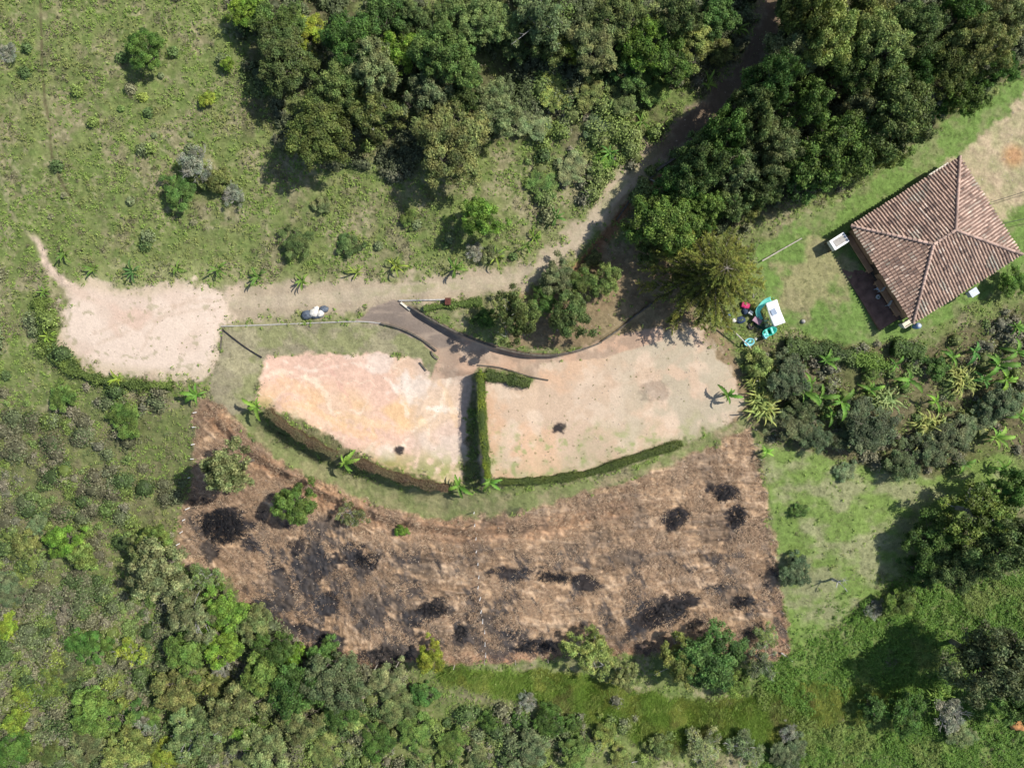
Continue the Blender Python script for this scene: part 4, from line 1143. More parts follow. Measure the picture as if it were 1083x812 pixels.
for k in range(20):
    for j_ in range(5): a0_ = k * 6 + j_; b0_ = ((k + 1) % 20) * 6 + j_; fs.append((a0_, b0_, b0_ + 1, a0_ + 1))
fs.append(tuple(k * 6 for k in range(20))); fs.append(tuple(k * 6 + 5 for k in range(20))[::-1])
mb.add(vs, fs).build('hull', M['teal'], t, True); MB().box((-.2, 0, .33), (.14, .52, .04)).box((.25, 0, .33), (.14, .52, .04)).build('seat', M['ltteal'], t)
def toychair(u_, v_, rz, mat, label, s=1.0):
    b_ = P(u_, v_); t = empty('toy_chair', b_, rz, label, 'toy chair')
    MB().box((0, 0, .26 * s), (.36 * s, .36 * s, .05 * s)).build('seat', mat, t, bevel=.015)
    MB().box((-.18 * s, 0, .44 * s), (.05 * s, .34 * s, .34 * s)).build('backrest', mat, t, bevel=.015)
    for dx in (-.14, .14):
        for dy in (-.14, .14): MB().tube([(dx * s, dy * s, 0), (dx * s, dy * s, .26 * s)], .025 * s, 6).build('leg', mat, t)
toychair(808, 355.5, .6, M['cyan'], 'pale cyan toy chair just below the teal rocker', 1.1)
b_ = P(791.5, 362); t = empty('paddling_tub', b_, .3, 'cyan plastic tub at the lower end of the toy corner', 'tub')
MB().lathe((0, 0, 0), [(.1, .04), (.28, .05), (.36, .24), (.40, .24), (.32, 0), (.1, 0)], 18, 1.1, .8).build('basin', M['cyan'], t, True)
MB().box((.05, .05, .28), (.2, .14, .1), .4).build('handle', M['ltteal'], t, bevel=.02)
# magenta ride-on car
b_ = P(788, 323); t = empty('ride_on_car', b_, R(-15), 'magenta plastic ride-on car under the edge of the conifer', 'toy car')
mb = MB(); sec = [(-.36, .16, .20), (-.34, .3, .24), (-.1, .34, .26), (.02, .22, .25), (.22, .24, .22), (.36, .16, .16)]; vs = []; fs = []
for (x, z1, hw) in sec: vs += [(x, -hw, .08), (x, -hw, z1 * .8), (x, -hw * .7, z1), (x, hw * .7, z1), (x, hw, z1 * .8), (x, hw, .08)]
for i in range(len(sec) - 1):
    for k in range(6): fs.append((i * 6 + k, i * 6 + (k + 1) % 6, (i + 1) * 6 + (k + 1) % 6, (i + 1) * 6 + k))
fs += [tuple(range(6))[::-1], tuple(range(30, 36))]
mb.add(vs, fs).build('body', M['magenta'], t)
for dx in (-.22, .22):
    for dy in (-.24, .24): MB().tube([(dx, dy - .04, .09), (dx, dy + .04, .09)], .09, 12).build('wheel', M['black'], t)
MB().tube([(.05, -.05, .27), (.0, 0, .4), (.05, .05, .27)], .02, 5).build('handlebar', M['white'], t)
# tyre, bucket, table, crates
b_ = P(794, 345); t = empty('old_tyre', b_, 0, 'black tyre lying flat among the toys', 'tyre')
MB().lathe((0, 0, .08), [(.15 + .0, 0), (.17, -.07), (.27, -.08), (.31, 0), (.27, .08), (.17, .07), (.15, .001)], 20).build('tread', M['black'], t, True)
MB().lathe((0, 0, .02), [(.145, .0), (.145, .03), (.05, .05)], 16).build('rim', M['mauve'], t, True)
toychair(793, 331, 1.0, M['white'], 'white toy chair beside the magenta car', .9)
b_ = P(799, 339.5); t = empty('toy_table', b_, R(-35), 'mauve folding toy table left of the teal slide', 'table')
MB().box((0, 0, .42), (.72, .46, .05)).build('tabletop', M['mauve'], t, bevel=.02)
for dx in (-.3, .3):
    for dy in (-.18, .18): MB().tube([(dx, dy, 0), (dx, dy, .4)], .02, 6).build('leg', M['grey'], t)
b_ = P(788, 329); t = empty('folded_tarp', b_, 0, 'crumpled dark blue cloth beside the magenta car', 'cloth'); sack('cloth', (0, 0, .02), (.3, .3, .18), M['dkblue'], t, 21)
b_ = P(783, 338.5); t = empty('folded_tarp', b_, 0, 'larger crumpled dark blue cloth left of the black tyre', 'cloth'); sack('cloth', (0, 0, .02), (.42, .3, .16), M['dkblue'], t, 22)
b_ = P(776, 339); t = empty('plastic_sack', b_, 0, 'white plastic sack near the end of the pale pole', 'sack'); sack('sack', (0, 0, .05), (.25, .17, .14), M['sackw'], t, 23, .4)
b_ = P(769, 335); t = empty('blue_bucket', b_, 0, 'blue bucket at the left end of the toy corner', 'bucket')
MB().lathe((0, 0, 0), [(.13, 0), (.18, .28), (.2, .3), (.165, .29), (.12, .03)], 14).build('pail', M['blue'], t, True)
MB().tube([(-.18, 0, .29), (-.12, .02, .4), (0, .03, .44), (.12, .02, .4), (.18, 0, .29)], .012, 5).build('handle', M['grey'], t)
b_ = P(799, 358); t = empty('plastic_sack', b_, 0, 'pale crumpled sack right of the cyan tub', 'sack'); sack('sack', (0, 0, .03), (.2, .16, .14), M['sackw'], t, 25)
tag(MB().box(tuple(P(808, 341, up=.02)), (1.5, 1.9, .03), R(-62) + R(90)).build('shade_patch', mat_plain('dark_green_shade', (.02, .07, .05), .7, .4, 3)), 'dark green patch standing in for the shade under the teal slide and white canopy', 'shade_patch')  # dark sheet stands in for the shade below the canopy
b_ = P(795, 315); t = empty('garden_ornament', b_, 0, 'pale forked wooden stand above the magenta car', 'stand')
MB().tube([(0, 0, 0), (0, 0, .4)], .04, 6).build('post', M['palewood'], t)
for a_ in (1.1, 2.0): MB().tube([(0, 0, .35), (math.cos(a_) * .3, math.sin(a_) * .3, .7)], .035, 6, .02).build('arm', M['palewood'], t)
b_ = P(849, 340); t = empty('stump_rock', b_, 0, 'grey brown boulder on the lawn right of the play canopy', 'boulder'); sack('boulder', (0, 0, .05), (.2, .17, .18), M['concrete'], t, 27)
b_ = P(1077, 765); t = empty('clay_mound', b_, 0, 'orange clay mound at the lower right edge', 'mound'); sack('mound', (0, 0, 0), (.9, .6, .5), mat_plain('orange_clay', (.50, .24, .09), .95, .35, 3), t, 29)
# dead forked stump on the lawn
b_ = P(880, 612); t = empty('dead_tree', b_, 0, 'bleached dead forked tree standing on the right lawn', 'tree')
mb = MB(); mb.tube([(0, 0, -.1), (.05, .02, .7), (.02, .1, 1.2)], .13, 7, .08).tube([(.02, .1, 1.0), (-.35, -.3, 1.5)], .07, 5, .03).tube([(.02, .1, 1.1), (.35, -.35, 1.6), (.5, -.6, 1.7)], .07, 5, .02).tube([(.02, .1, 1.1), (.3, .35, 1.6)], .06, 5, .02).tube([(0, 0, .6), (-.5, .15, 1.0)], .05, 5, .02)
mb.build('trunk', M['palebark'], t)
for k in range(5): MB().tube([(.3, .35, 1.5), (.3 + math.cos(k * 1.3) * .3, .35 + math.sin(k * 1.3) * .3, 1.75)], .03, 4, .01).build('twig', M['palebark'], t)

# ------------------------------------------------------------ charred brush heaps on the cleared slope
def heap(u_, v_, rx, ry, rz, n_, label, hh=.45):
    rg = random.Random(int(u_ * 7 + v_)); b_ = P(u_, v_); mb = MB()
    for _ in range(n_):
        a_ = rg.uniform(0, 6.28); q_ = math.sqrt(rg.random()); x = math.cos(a_) * q_ * rx; y = math.sin(a_) * q_ * ry
        x, y = x * math.cos(rz) - y * math.sin(rz), x * math.sin(rz) + y * math.cos(rz)
        z = rg.uniform(.0, hh) * (1 - q_ * .7); L = rg.uniform(.15, .5); d_ = rg.uniform(0, 3.14); wx_ = rg.uniform(-.25, .25) * L
        g = ground_under(b_.x + x, b_.y + y) - b_.z
        p0_ = Vector((x - math.cos(d_) * L, y - math.sin(d_) * L, g + z - wx_)); p1_ = Vector((x + math.cos(d_) * L, y + math.sin(d_) * L, g + z + wx_))
        mb.tube([p0_, (p0_ + p1_) / 2 + Vector((rg.uniform(-.06, .06), rg.uniform(-.06, .06), .03)), p1_], rg.uniform(.012, .035), 4, .01)
    o = mb.build('charred_brush_heap', M['char']); o.location = b_; return tag(o, label, 'brush heap')
heap(237, 556, 1.9, 1.5, -.1, 420, 'large black heap of burnt branches at the left end of the cleared slope', .7)
heap(457, 643, 1.5, .7, .1, 90, 'burnt branch heap above the yellow-green tree', .3)
heap(488, 669, .5, .9, 0, 50, 'small burnt heap just left of the white stakes', .3)
heap(590, 610, 1.8, .45, -.1, 90, 'long thin burnt heap right of the white stakes', .25)
heap(705, 645, 2.4, .7, .35, 120, 'long curved burnt heap above the green gully trees', .3)
heap(785, 636, 1.0, .7, 0, 70, 'burnt heap near the lower right corner of the cleared slope', .4)
heap(766, 522, .8, .6, 0, 60, 'small black burnt heap near the upper right of the cleared slope', .3)
heap(779, 546, .6, .9, 0, 50, 'black burnt heap against the right boundary stakes', .3)
heap(714, 547, .6, .9, -.5, 50, 'burnt heap holding grey bits right of the slope centre', .3)
heap(388, 592, 1.1, .7, 0, 80, 'burnt heap below the small grey tree on the cleared slope', .3)
heap(560, 683, 1.5, .6, .1, 70, 'burnt heap beside the bottom stakes of the cleared slope', .3)
heap(410, 692, 1.5, .8, .1, 70, 'black burnt heap left of the yellow-green tree', .35)

# ------------------------------------------------------------ trees and shrubs: (u, v, radius, colour, label[, height, kind])
TREES = [
 (868, 14, 26, 'D', 'deep green tree at the top edge just right of the upper track', 4.6),
 (843, 14, 19, 'F', 'small dark tree at the top edge overhanging the upper track', 3.6),
 (834, 62, 17, 'M', 'small green tree overhanging the upper track', 3.4),
 (838, -14, 20, 'F', 'small dark tree added just past the top edge to shade the track', 4.0),  # the trees past the top edge are added to shade the upper track
 (846, -60, 28, 'F', 'dark tree added well past the top edge to shade the track', 7),

 (852, -22, 26, 'F', 'dark tree added past the top edge to shade the track where it leaves', 5.5),
 (878, -50, 30, 'M', 'green tree added farther past the top edge to shade the track', 7),

 # upper left meadow
 (150, 50, 22, 'D', 'round dark shrub alone in the upper left meadow', 2.3, 'mid'),
 (240, 67, 9, 'B', 'tiny bright round bush left of the upper wood', .9),
 (219, 104, 9, 'Y', 'small yellow bush on the meadow below the tiny round bush', .7),
 (188, 202, 19, 'D', 'dark shrub under the silvery branches in the meadow', 1.5, 'mid'),
 (226, 190, 17, 'O', 'brownish shrub right of the silvery branches in the meadow', 1.3),
 (510, 229, 22, 'B', 'bright green round tree alone above the road', 3.4, 'mid'),
 (313, 256, 20, 'F', 'low dusky bush in the meadow above the road, left one of two', 1.0, 'mid'),
 (369, 259, 15, 'F', 'low dusky bush in the meadow above the road, right one of two', .8),
 (342, 216, 11, 'G', 'small grey-green bush high in the middle of the meadow', .7),
 (432, 232, 10, 'M', 'small bush in the meadow left of the bright round tree', .6),
 (520, 268, 13, 'G', 'grey bush at the road edge below the bright round tree', .8),
 # upper wood, left part
 (262, 8, 20, 'B', 'bright bush at the top left corner of the upper wood', 2.4),
 (300, 60, 32, 'F', 'dull olive tree on the left edge of the upper wood', 4.6),
 (296, 22, 24, 'M', 'mid-green tree at the top left of the upper wood', 3.8),
 (325, 32, 16, 'Y', 'yellowish bush between the trees at the upper wood top left', 2.0),
 (338, 135, 37, 'F', 'big dark tree with pale twigs at the lower left of the upper wood', 5.6),
 (358, 87, 28, 'F', 'dark tree in the left middle of the upper wood', 5.4),
 (393, 68, 26, 'G', 'round grey-green crown in the left middle of the upper wood', 5.8),
 (368, 40, 28, 'D', 'deep green tree near the upper wood top, left of centre', 5.2),
 (392, 116, 28, 'O', 'brownish tree beside the big dark tree of the upper wood', 5.2),
 (424, 52, 22, 'B', 'bright narrow crown in the upper wood beside the grey-green crown', 4.6),
 (405, 16, 24, 'D', 'deep green tree at the top edge above the grey-green crown', 4.4),
 (436, 18, 20, 'F', 'dark tree at the top edge, left of centre', 4.0),
 (470, 54, 31, 'M', 'tall round green tree in the middle of the upper wood', 6.2),
 (452, 95, 24, 'G', 'grey-green tree below the tall round green tree', 4.6),
 (476, 147, 40, 'O', 'broad olive brown tree at the lower edge of the upper wood', 5.2),
 (492, 97, 20, 'F', 'dark small tree between the broad olive tree and the tall round one', 3.8),
 (524, 114, 26, 'G', 'dusty grey-green tree on the right flank of the upper wood', 3.8),
 (478, 6, 22, 'F', 'dark crown cut by the top edge above the tall round green tree', 3.6),
 (515, 20, 26, 'L', 'pale green tree at the top edge right of the wood clearing', 4.2),
 (548, 44, 18, 'F', 'dark bush in the shade right of the wood clearing', 2.4),
 # upper wood, right part
 (572, 14, 32, 'G', 'large pale grey-green crown at the top edge', 5.4),
 (603, 50, 12, 'Y', 'vivid yellow-green bush among the dark trees at the top', 3.0),
 (583, 44, 20, 'F', 'dark tree left of the vivid yellow-green bush', 3.6),
 (628, 42, 26, 'G', 'greyish tree right of the vivid yellow-green bush', 4.4),
 (655, 14, 28, 'F', 'dark tree at the top edge right of the large pale crown', 4.6),
 (681, 46, 24, 'B', 'round bright green crown in the right part of the upper wood', 4.6),
 (663, 72, 18, 'D', 'deep green small tree below the round bright crown', 3.0),
 (627, 98, 18, 'L', 'light shrub on the lower edge of the right upper wood', 2.4, 'mid'),
 (660, 105, 16, 'L', 'light green shrub beside the light shrub on the wood edge above the track', 2.2),
 (692, 92, 17, 'M', 'green shrub in the scrub left of the dark track', 2.2),
 (710, 62, 22, 'D', 'deep green bushy tree left of the dark track', 3.2),
 (735, 40, 22, 'L', 'light spiky looking bush near the top of the dark track', 2.8),
 (722, 12, 24, 'F', 'dark tree at the top edge left of the dark track', 4.0),
 (760, 14, 22, 'D', 'deep green tree at the top edge beside the dark track', 3.4),
 (764, 52, 15, 'O', 'small brown bush at the verge of the dark track', 1.4),
 (632, 132, 14, 'G', 'small grey bush in the scrub above the track bend', 1.2),
 (588, 96, 19, 'L', 'low light green bush in the scrub right of the dusty tree', 1.6),
 (560, 126, 20, 'G', 'low grey bush in the scrub between the wood and the road', 1.2),
 (608, 178, 18, 'G', 'grey bush in the scrub just above the road bend', 1.2),
 (575, 196, 16, 'M', 'green bush in the scrub left of the road bend', 1.1),
 (640, 168, 13, 'B', 'bright bush at the road bend verge', 1.0),
 # right wood
 (704, 232, 36, 'M', 'large yellowish green tree at the corner of the right wood above the conifer', 6.2),
 (742, 218, 22, 'M', 'green tree between the corner tree and the right wood', 5.0),
 (775, 212, 20, 'F', 'dark tree above the conifer with a brown neighbour', 4.0),
 (793, 223, 13, 'O', 'round brown bush at the edge of the right wood', 2.6),
 (722, 258, 18, 'B', 'bright small tree touching the conifer crown', 3.4),
 (688, 262, 18, 'F', 'dark small tree on the left of the large corner tree', 2.6),
 (742, 172, 27, 'F', 'dark tree beside the track in the right wood', 7.5),
 (720, 190, 22, 'D', 'deep green tree where the right wood meets the track', 6.0),
 (775, 172, 28, 'G', 'greyish tree in the lower left of the right wood', 5.2),
 (808, 192, 24, 'F', 'dark tree on the lower edge of the right wood', 4.6),
 (770, 138, 25, 'D', 'deep green tree leaning over the shaded track', 8.0),
 (798, 112, 27, 'F', 'dark olive tree left of centre in the right wood', 8.0),
 (826, 152, 27, 'G', 'grey-green tree left of centre in the right wood', 5.8),
 (820, 80, 26, 'D', 'deep green tree beside the upper track', 8.5),
 (845, 46, 29, 'G', 'grey-leaved tree with pale twigs beside the upper track', 6.0),
 (878, 34, 33, 'L', 'tall light green tree near the top of the right wood', 7.2),
 (856, 108, 25, 'M', 'mid-green tree in the heart of the right wood', 6.0),
 (886, 160, 38, 'M', 'broad green tree at the lower middle edge of the right wood', 6.2),
 (852, 186, 22, 'D', 'deep green tree below the broad green one on the house side', 4.2),
 (907, 70, 26, 'F', 'dark tree under the tall light green one', 5.6),
 (934, 42, 30, 'L', 'light rounded tree near the top of the right wood', 6.8),
 (925, 8, 24, 'O', 'brownish crown cut by the top edge over the right wood', 5.0),
 (955, 118, 40, 'F', 'broad dark domed tree at the lower right of the right wood', 6.8),
 (914, 112, 20, 'G', 'greyish small crown left of the broad dark domed tree', 5.0),
 (938, 160, 22, 'M', 'green tree on the house side below the domed tree', 4.4),
 (968, 76, 22, 'D', 'deep green tree above the domed tree', 5.4),
 (975, 26, 28, 'F', 'dark tree near the top edge right of the light rounded tree', 5.8),
 (1008, 68, 26, 'F', 'dark tree right of the silvery dead branches', 5.2),
 (1040, 42, 30, 'O', 'rust tinged tree in the upper right', 6.0),
 (1026, 96, 24, 'M', 'green tree beside the house path in the upper right', 4.4),
 (1018, 10, 24, 'D', 'deep green crown at the top edge in the upper right', 5.0),
 (1070, 14, 26, 'G', 'greyish crown in the top right corner', 5.0),
 (1062, 72, 18, 'D', 'deep green small tree at the right edge above the path', 3.4),
 (858, 4, 25, 'F', 'dark crown at the top edge beside the track', 8.5),
 (742, 236, 16, 'D', 'small deep green tree just above the conifer', 3.6),
 (996, 112, 14, 'D', 'small deep green bush by the silvery dead branches', 2.6),
 # island between road and ramp
 (545, 334, 28, 'F', 'dull olive tree with pale twigs beside the ramp', 5.0, 'loose'),
 (512, 336, 12, 'D', 'small dark bush left of the olive tree by the ramp', 1.2),
 (590, 292, 20, 'G', 'silvery leaved shrub on the road side of the island', 2.2, 'mid'),
 (612, 300, 20, 'F', 'dark shrub between the silvery and the bright shrub of the island', 2.2, 'mid'),
 (640, 297, 20, 'L', 'light green shrub at the right end of the island', 2.2, 'mid'),
 (604, 334, 26, 'F', 'olive tree at the lower edge of the island by the kerb', 3.6, 'mid'),
 (575, 318, 18, 'D', 'deep green bush in the middle of the island', 1.8),
 (628, 275, 12, 'O', 'small olive bush at the top tip of the island', 1.0),
 # garden to the right
 (834, 398, 26, 'K', 'dusky bush below the white play canopy', 2.2, 'mid'),
 (852, 425, 22, 'K', 'dusky bush among the bananas, left one', 1.8, 'mid'),
 (836, 448, 22, 'K', 'dusky bush at the lower left corner of the garden', 1.6, 'mid'),
 (862, 460, 20, 'K', 'dusky bush on the garden edge left of the wide one', 1.5, 'mid'),
 (923, 450, 32, 'K', 'wide dusky bush in the lower middle of the garden', 2.2, 'mid'),
 (900, 462, 18, 'K', 'small dusky bush left of the wide dusky one', 1.3),
 (956, 489, 22, 'K', 'dusky bush jutting onto the right lawn', 1.7, 'mid'),
 (985, 474, 22, 'K', 'dusky bush between the yellow clump and the right lawn', 1.6, 'mid'),
 (1012, 462, 24, 'K', 'dusky bush at the right of the yellow clumps', 1.8, 'mid'),
 (1062, 425, 22, 'K', 'dusky bush near the right edge of the garden', 2.0, 'mid'),
 (1040, 440, 18, 'G', 'grey bush near the right edge of the garden', 1.5),
 (806, 385, 17, 'L', 'pale leafy bush where the bare yard meets the garden', 1.6),
 (1073, 297, 17, 'B', 'round green bush right of the house', 1.8, 'mid'),
 (922, 395, 12, 'M', 'small green bush in the upper garden below the hedge row', .8),
 (992, 388, 14, 'D', 'small deep green bush in the upper right garden', 1.2),
 (842, 604, 20, 'K', 'dusky shrub with bleached sticks on the lawn beside the boundary', 1.5, 'mid'),
 (845, 540, 10, 'D', 'tiny dark bush in the upper part of the right lawn', .5),
 (895, 498, 12, 'G', 'tiny grey bush in the upper right lawn', .4),
 # right and lower right
 (992, 575, 30, 'D', 'green tree at the head of the shaded right grove', 3.4),
 (1040, 545, 36, 'M', 'large tree of the right grove below the young bananas', 4.6),
 (1075, 515, 24, 'D', 'deep green tree at the right edge above the grove', 4.4),
 (1072, 580, 34, 'F', 'dark tree of the grove at the right edge', 6.5),
 (1020, 600, 28, 'F', 'dark tree in the lower middle of the right grove', 4.6),
 (975, 604, 17, 'D', 'small deep green tree at the left tip of the right grove', 2.2),
 (955, 636, 16, 'M', 'low bushy tree below the left tip of the right grove', 2.0, 'mid'),
 (1058, 708, 42, 'K', 'tall dark tree at the lower right casting a long shadow', 8.5, 'big'),
 (1080, 745, 22, 'D', 'deep green tree under the tall dark one at the right edge', 4.0),
 (1016, 775, 16, 'G', 'greyish shrub below the spiky palm at lower right', 1.2),
 (960, 755, 20, 'D', 'dark shrub in the lush cover at lower right', 2.6, 'mid'),
 (925, 752, 15, 'D', 'smaller dark shrub in the lush cover at lower right', 2.2),
 # along the gully
 (455, 695, 18, 'Y', 'vivid yellow-green tree at the bottom of the cleared slope', 2.4, 'mid'),
 (626, 692, 29, 'L', 'pale loose tree at the bottom of the cleared slope', 3.6, 'loose'),
 (661, 716, 17, 'G', 'small greyish tree beside the pale loose tree', 2.6, 'loose'),
 (720, 702, 28, 'L', 'pale green half of the pair of trees in the gully', 3.8, 'loose'),
 (754, 698, 36, 'D', 'deep green half of the pair of trees in the gully', 4.2, 'big'),
 (775, 722, 20, 'M', 'green bush right below the pair of gully trees', 2.2, 'mid'),
 (806, 700, 22, 'G', 'greyish leafy shrub at the lower right corner of the cleared slope', 2.2, 'twiggy'),
 (812, 672, 16, 'L', 'thin pale bush on the lower right of the cleared slope', 1.4, 'twiggy'),
 (582, 764, 19, 'D', 'dark bush in the pale grass below the gully', 1.8, 'mid'),
 (606, 768, 14, 'M', 'green bush touching the dark bush below the gully', 1.2),
 (519, 764, 12, 'D', 'small dark bush in the pale grass, bottom middle', 1.1),
 (548, 762, 11, 'D', 'tiny dark bush between two bushes, bottom middle', .8),
 (560, 794, 22, 'G', 'grey bush at the bottom edge, middle', 1.6, 'mid'),
 (610, 796, 20, 'M', 'green bush at the bottom edge right of the grey one', 1.5, 'mid'),
 (640, 776, 15, 'L', 'light bush below the gully near the bottom', 1.1),
 (696, 790, 15, 'F', 'dark bush at the bottom where the gully grass ends', 1.3),
 (745, 790, 24, 'G', 'grey twiggy bush at the bottom right of the gully', 1.5, 'twiggy'),
 (790, 792, 24, 'G', 'grey twiggy bush at the bottom, further right', 1.5, 'twiggy'),
 (835, 796, 20, 'K', 'dusky bush at the bottom edge right of the twiggy ones', 1.4, 'mid'),
 # on the cleared slope
 (238, 495, 30, 'G', 'grey-green spreading tree on the upper left of the cleared slope', 8, 'mid'),
 (311, 533, 25, 'M', 'bright rounded tree standing on the cleared slope', 3.6, 'mid'),
 (369, 544, 17, 'G', 'small greyish tree right of the bright rounded one', 1.8, 'twiggy'),
 (424, 561, 8, 'B', 'tiny green bush standing alone on the cleared slope', .7),
 # west and south-west
 (130, 443, 19, 'M', 'oval green bush in the left rough', 1.3, 'mid'),
 (64, 418, 16, 'M', 'green bush left below the parking yard', 1.0),
 (65, 572, 20, 'B', 'bright green round tree at the left', 3.0, 'mid'),
 (84, 587, 17, 'L', 'pale green tree right of the bright round one', 2.4),
 (22, 577, 17, 'O', 'brownish yellow bush at the left edge', 1.8),
 (38, 556, 12, 'G', 'small grey bush above the brownish yellow bush', .9),
 (162, 570, 18, 'L', 'light green crown on the boundary left of the cleared slope', 3.6),
 (163, 604, 30, 'G', 'tall grey-green tree on the boundary left of the cleared slope', 6, 'mid'),
 (148, 582, 18, 'G', 'grey shoulder tree left of the tall boundary tree', 3.4),
 (88, 683, 18, 'D', 'dark oval bush in the left lower rough', 1.6, 'mid'),
 (112, 680, 10, 'D', 'small dark bush right of the dark oval bush', 1.0),
 (5, 665, 14, 'Y', 'bright yellow bush at the left edge', 1.2),
 (138, 690, 16, 'Y', 'straw yellow bamboo like bush in the left lower rough', 1.8, 'twiggy'),
 (198, 652, 27, 'G', 'greyish tree above the dark gap at lower left', 3.8, 'loose'),
 (236, 644, 22, 'B', 'bright loose tree by the lower left corner of the cleared slope', 3.0, 'mid'),
 (232, 682, 22, 'B', 'bright tree over the dark gap at lower left', 3.0, 'mid'),
 (195, 690, 24, 'M', 'mid-green tree left of the dark gap', 3.4, 'mid'),
 (216, 612, 18, 'L', 'pale leafless looking bush by the slope corner', 2.0, 'twiggy'),
 (266, 660, 20, 'G', 'grey leafy tree hugging the lower left slope edge', 2.8, 'mid'),
 (290, 685, 20, 'D', 'deep green tree under the lower left slope edge', 3.0, 'mid'),
 (310, 692, 12, 'B', 'small vivid bush against the lower left slope edge', 1.5),
 (276, 716, 22, 'M', 'green cauliflower shaped tree in the lower left wood', 3.8, 'mid'),
 (312, 732, 28, 'D', 'round deep green tree in the lower left wood', 4.2, 'mid'),
 (352, 722, 31, 'K', 'large dusky tree below the cleared slope', 4.2, 'big'),
 (342, 692, 16, 'D', 'small dark tree wedged above the large dusky tree', 2.0),
 (358, 756, 18, 'D', 'deep green bush below the large dusky tree', 2.2),
 (318, 765, 22, 'G', 'grey rounded tree below the round deep green one', 2.6, 'mid'),
 (250, 752, 28, 'G', 'broad grey-green tree in the lower left wood', 3.8, 'mid'),
 (262, 775, 18, 'B', 'bright bush at the foot of the broad grey-green tree', 1.6),
 (278, 795, 26, 'G', 'grey-green tree at the bottom edge of the lower left wood', 3.0, 'mid'),
 (186, 730, 24, 'O', 'yellow brown tree left of the dark hollow', 3.0, 'mid'),
 (228, 726, 15, 'O', 'small brown bush beside the dark hollow', 1.6),
 (204, 776, 28, 'G', 'silver grey tree at lower left near the bottom', 3.4, 'loose'),
 (173, 800, 17, 'Y', 'vivid yellow-green bush at the bottom edge, lower left', 1.8),
 (134, 792, 24, 'L', 'light green tree at the bottom edge, lower left', 2.6, 'mid'),
 (100, 756, 25, 'M', 'dome shaped green tree in the lower left corner area', 2.8, 'mid'),
 (90, 786, 20, 'G', 'grey mottled bush below the dome shaped tree', 1.4),
 (142, 758, 12, 'D', 'small dark bush right of the dome shaped tree', 1.1),
 (158, 758, 12, 'M', 'small green bush beside the bleached branches', 1.1),
 (15, 765, 14, 'Y', 'yellow-green lobed bush in the lower left corner', 1.3),
 (25, 735, 13, 'Y', 'yellow-green bush above the lobed one at lower left', 1.2),
 (52, 722, 18, 'M', 'green bush in the lower left rough', 1.2),
 (12, 795, 20, 'D', 'deep green bush in the bottom left corner', 1.6),
 (8, 625, 18, 'K', 'dusky bush at the left edge', 1.4, 'mid'),
 (72, 705, 16, 'K', 'dusky bush below the dark oval bush', 1.1),
 (50, 795, 16, 'O', 'brown bush on the bottom edge at lower left', 1.2),
 (420, 745, 20, 'G', 'grey bush in the pale rough below the slope', 1.4, 'mid'),
 (410, 718, 18, 'G', 'grey shrub just below the charred heap', 1.6, 'mid'),
 (440, 775, 22, 'M', 'green bush clump in the bottom middle rough', 1.5, 'mid'),
 (398, 784, 18, 'D', 'deep green bush in the bottom rough', 1.4),
 (445, 735, 16, 'D', 'dark bush beside the red pool of soil', 1.2),
 (380, 765, 14, 'L', 'light bush in the bottom rough', .9),
 (345, 795, 18, 'L', 'light green bush at the bottom edge', 1.2),
 (478, 788, 18, 'M', 'mid-green bush near the bottom edge', 1.1),
 (504, 800, 14, 'G', 'small grey bush at the bottom edge', .9),
 (655, 800, 12, 'L', 'small light bush at the bottom edge', .8),
]
for T_ in TREES:
    tree(*T_[:4], T_[4], *(T_[5:]))
bare(206, 173, 22, 'silvery leafless branches in the upper left meadow', 2.0)
bare(246, 206, 14, 'smaller silvery leafless shrub in the upper left meadow', 1.2)
bare(990, 106, 17, 'silvery dead branches at the edge of the right wood', 3.4)
bare(1006, 756, 24, 'silvery leafless shrub below the tall dark tree', 2.0)
bare(835, 776, 14, 'grey leafless bush near the bottom, right of the gully', 1.4)
bare(152, 770, 18, 'bleached leafless branches at lower left near the bottom', 1.6)
bare(925, 646, 13, 'silvery twigs at the lower end of the right lawn', 1.4)
bare(558, 742, 14, 'grey leafless thicket above the dark bush, bottom middle', 1.0)
bare(232, 706, 15, 'grey leafless branches over the dark hollow at lower left', 1.6)
bare(8, 55, 12, 'grey leafless bush at the left edge of the upper meadow', .9)
bare(502, 266, 12, 'grey twiggy bush beside the road below the bright round tree', .8)

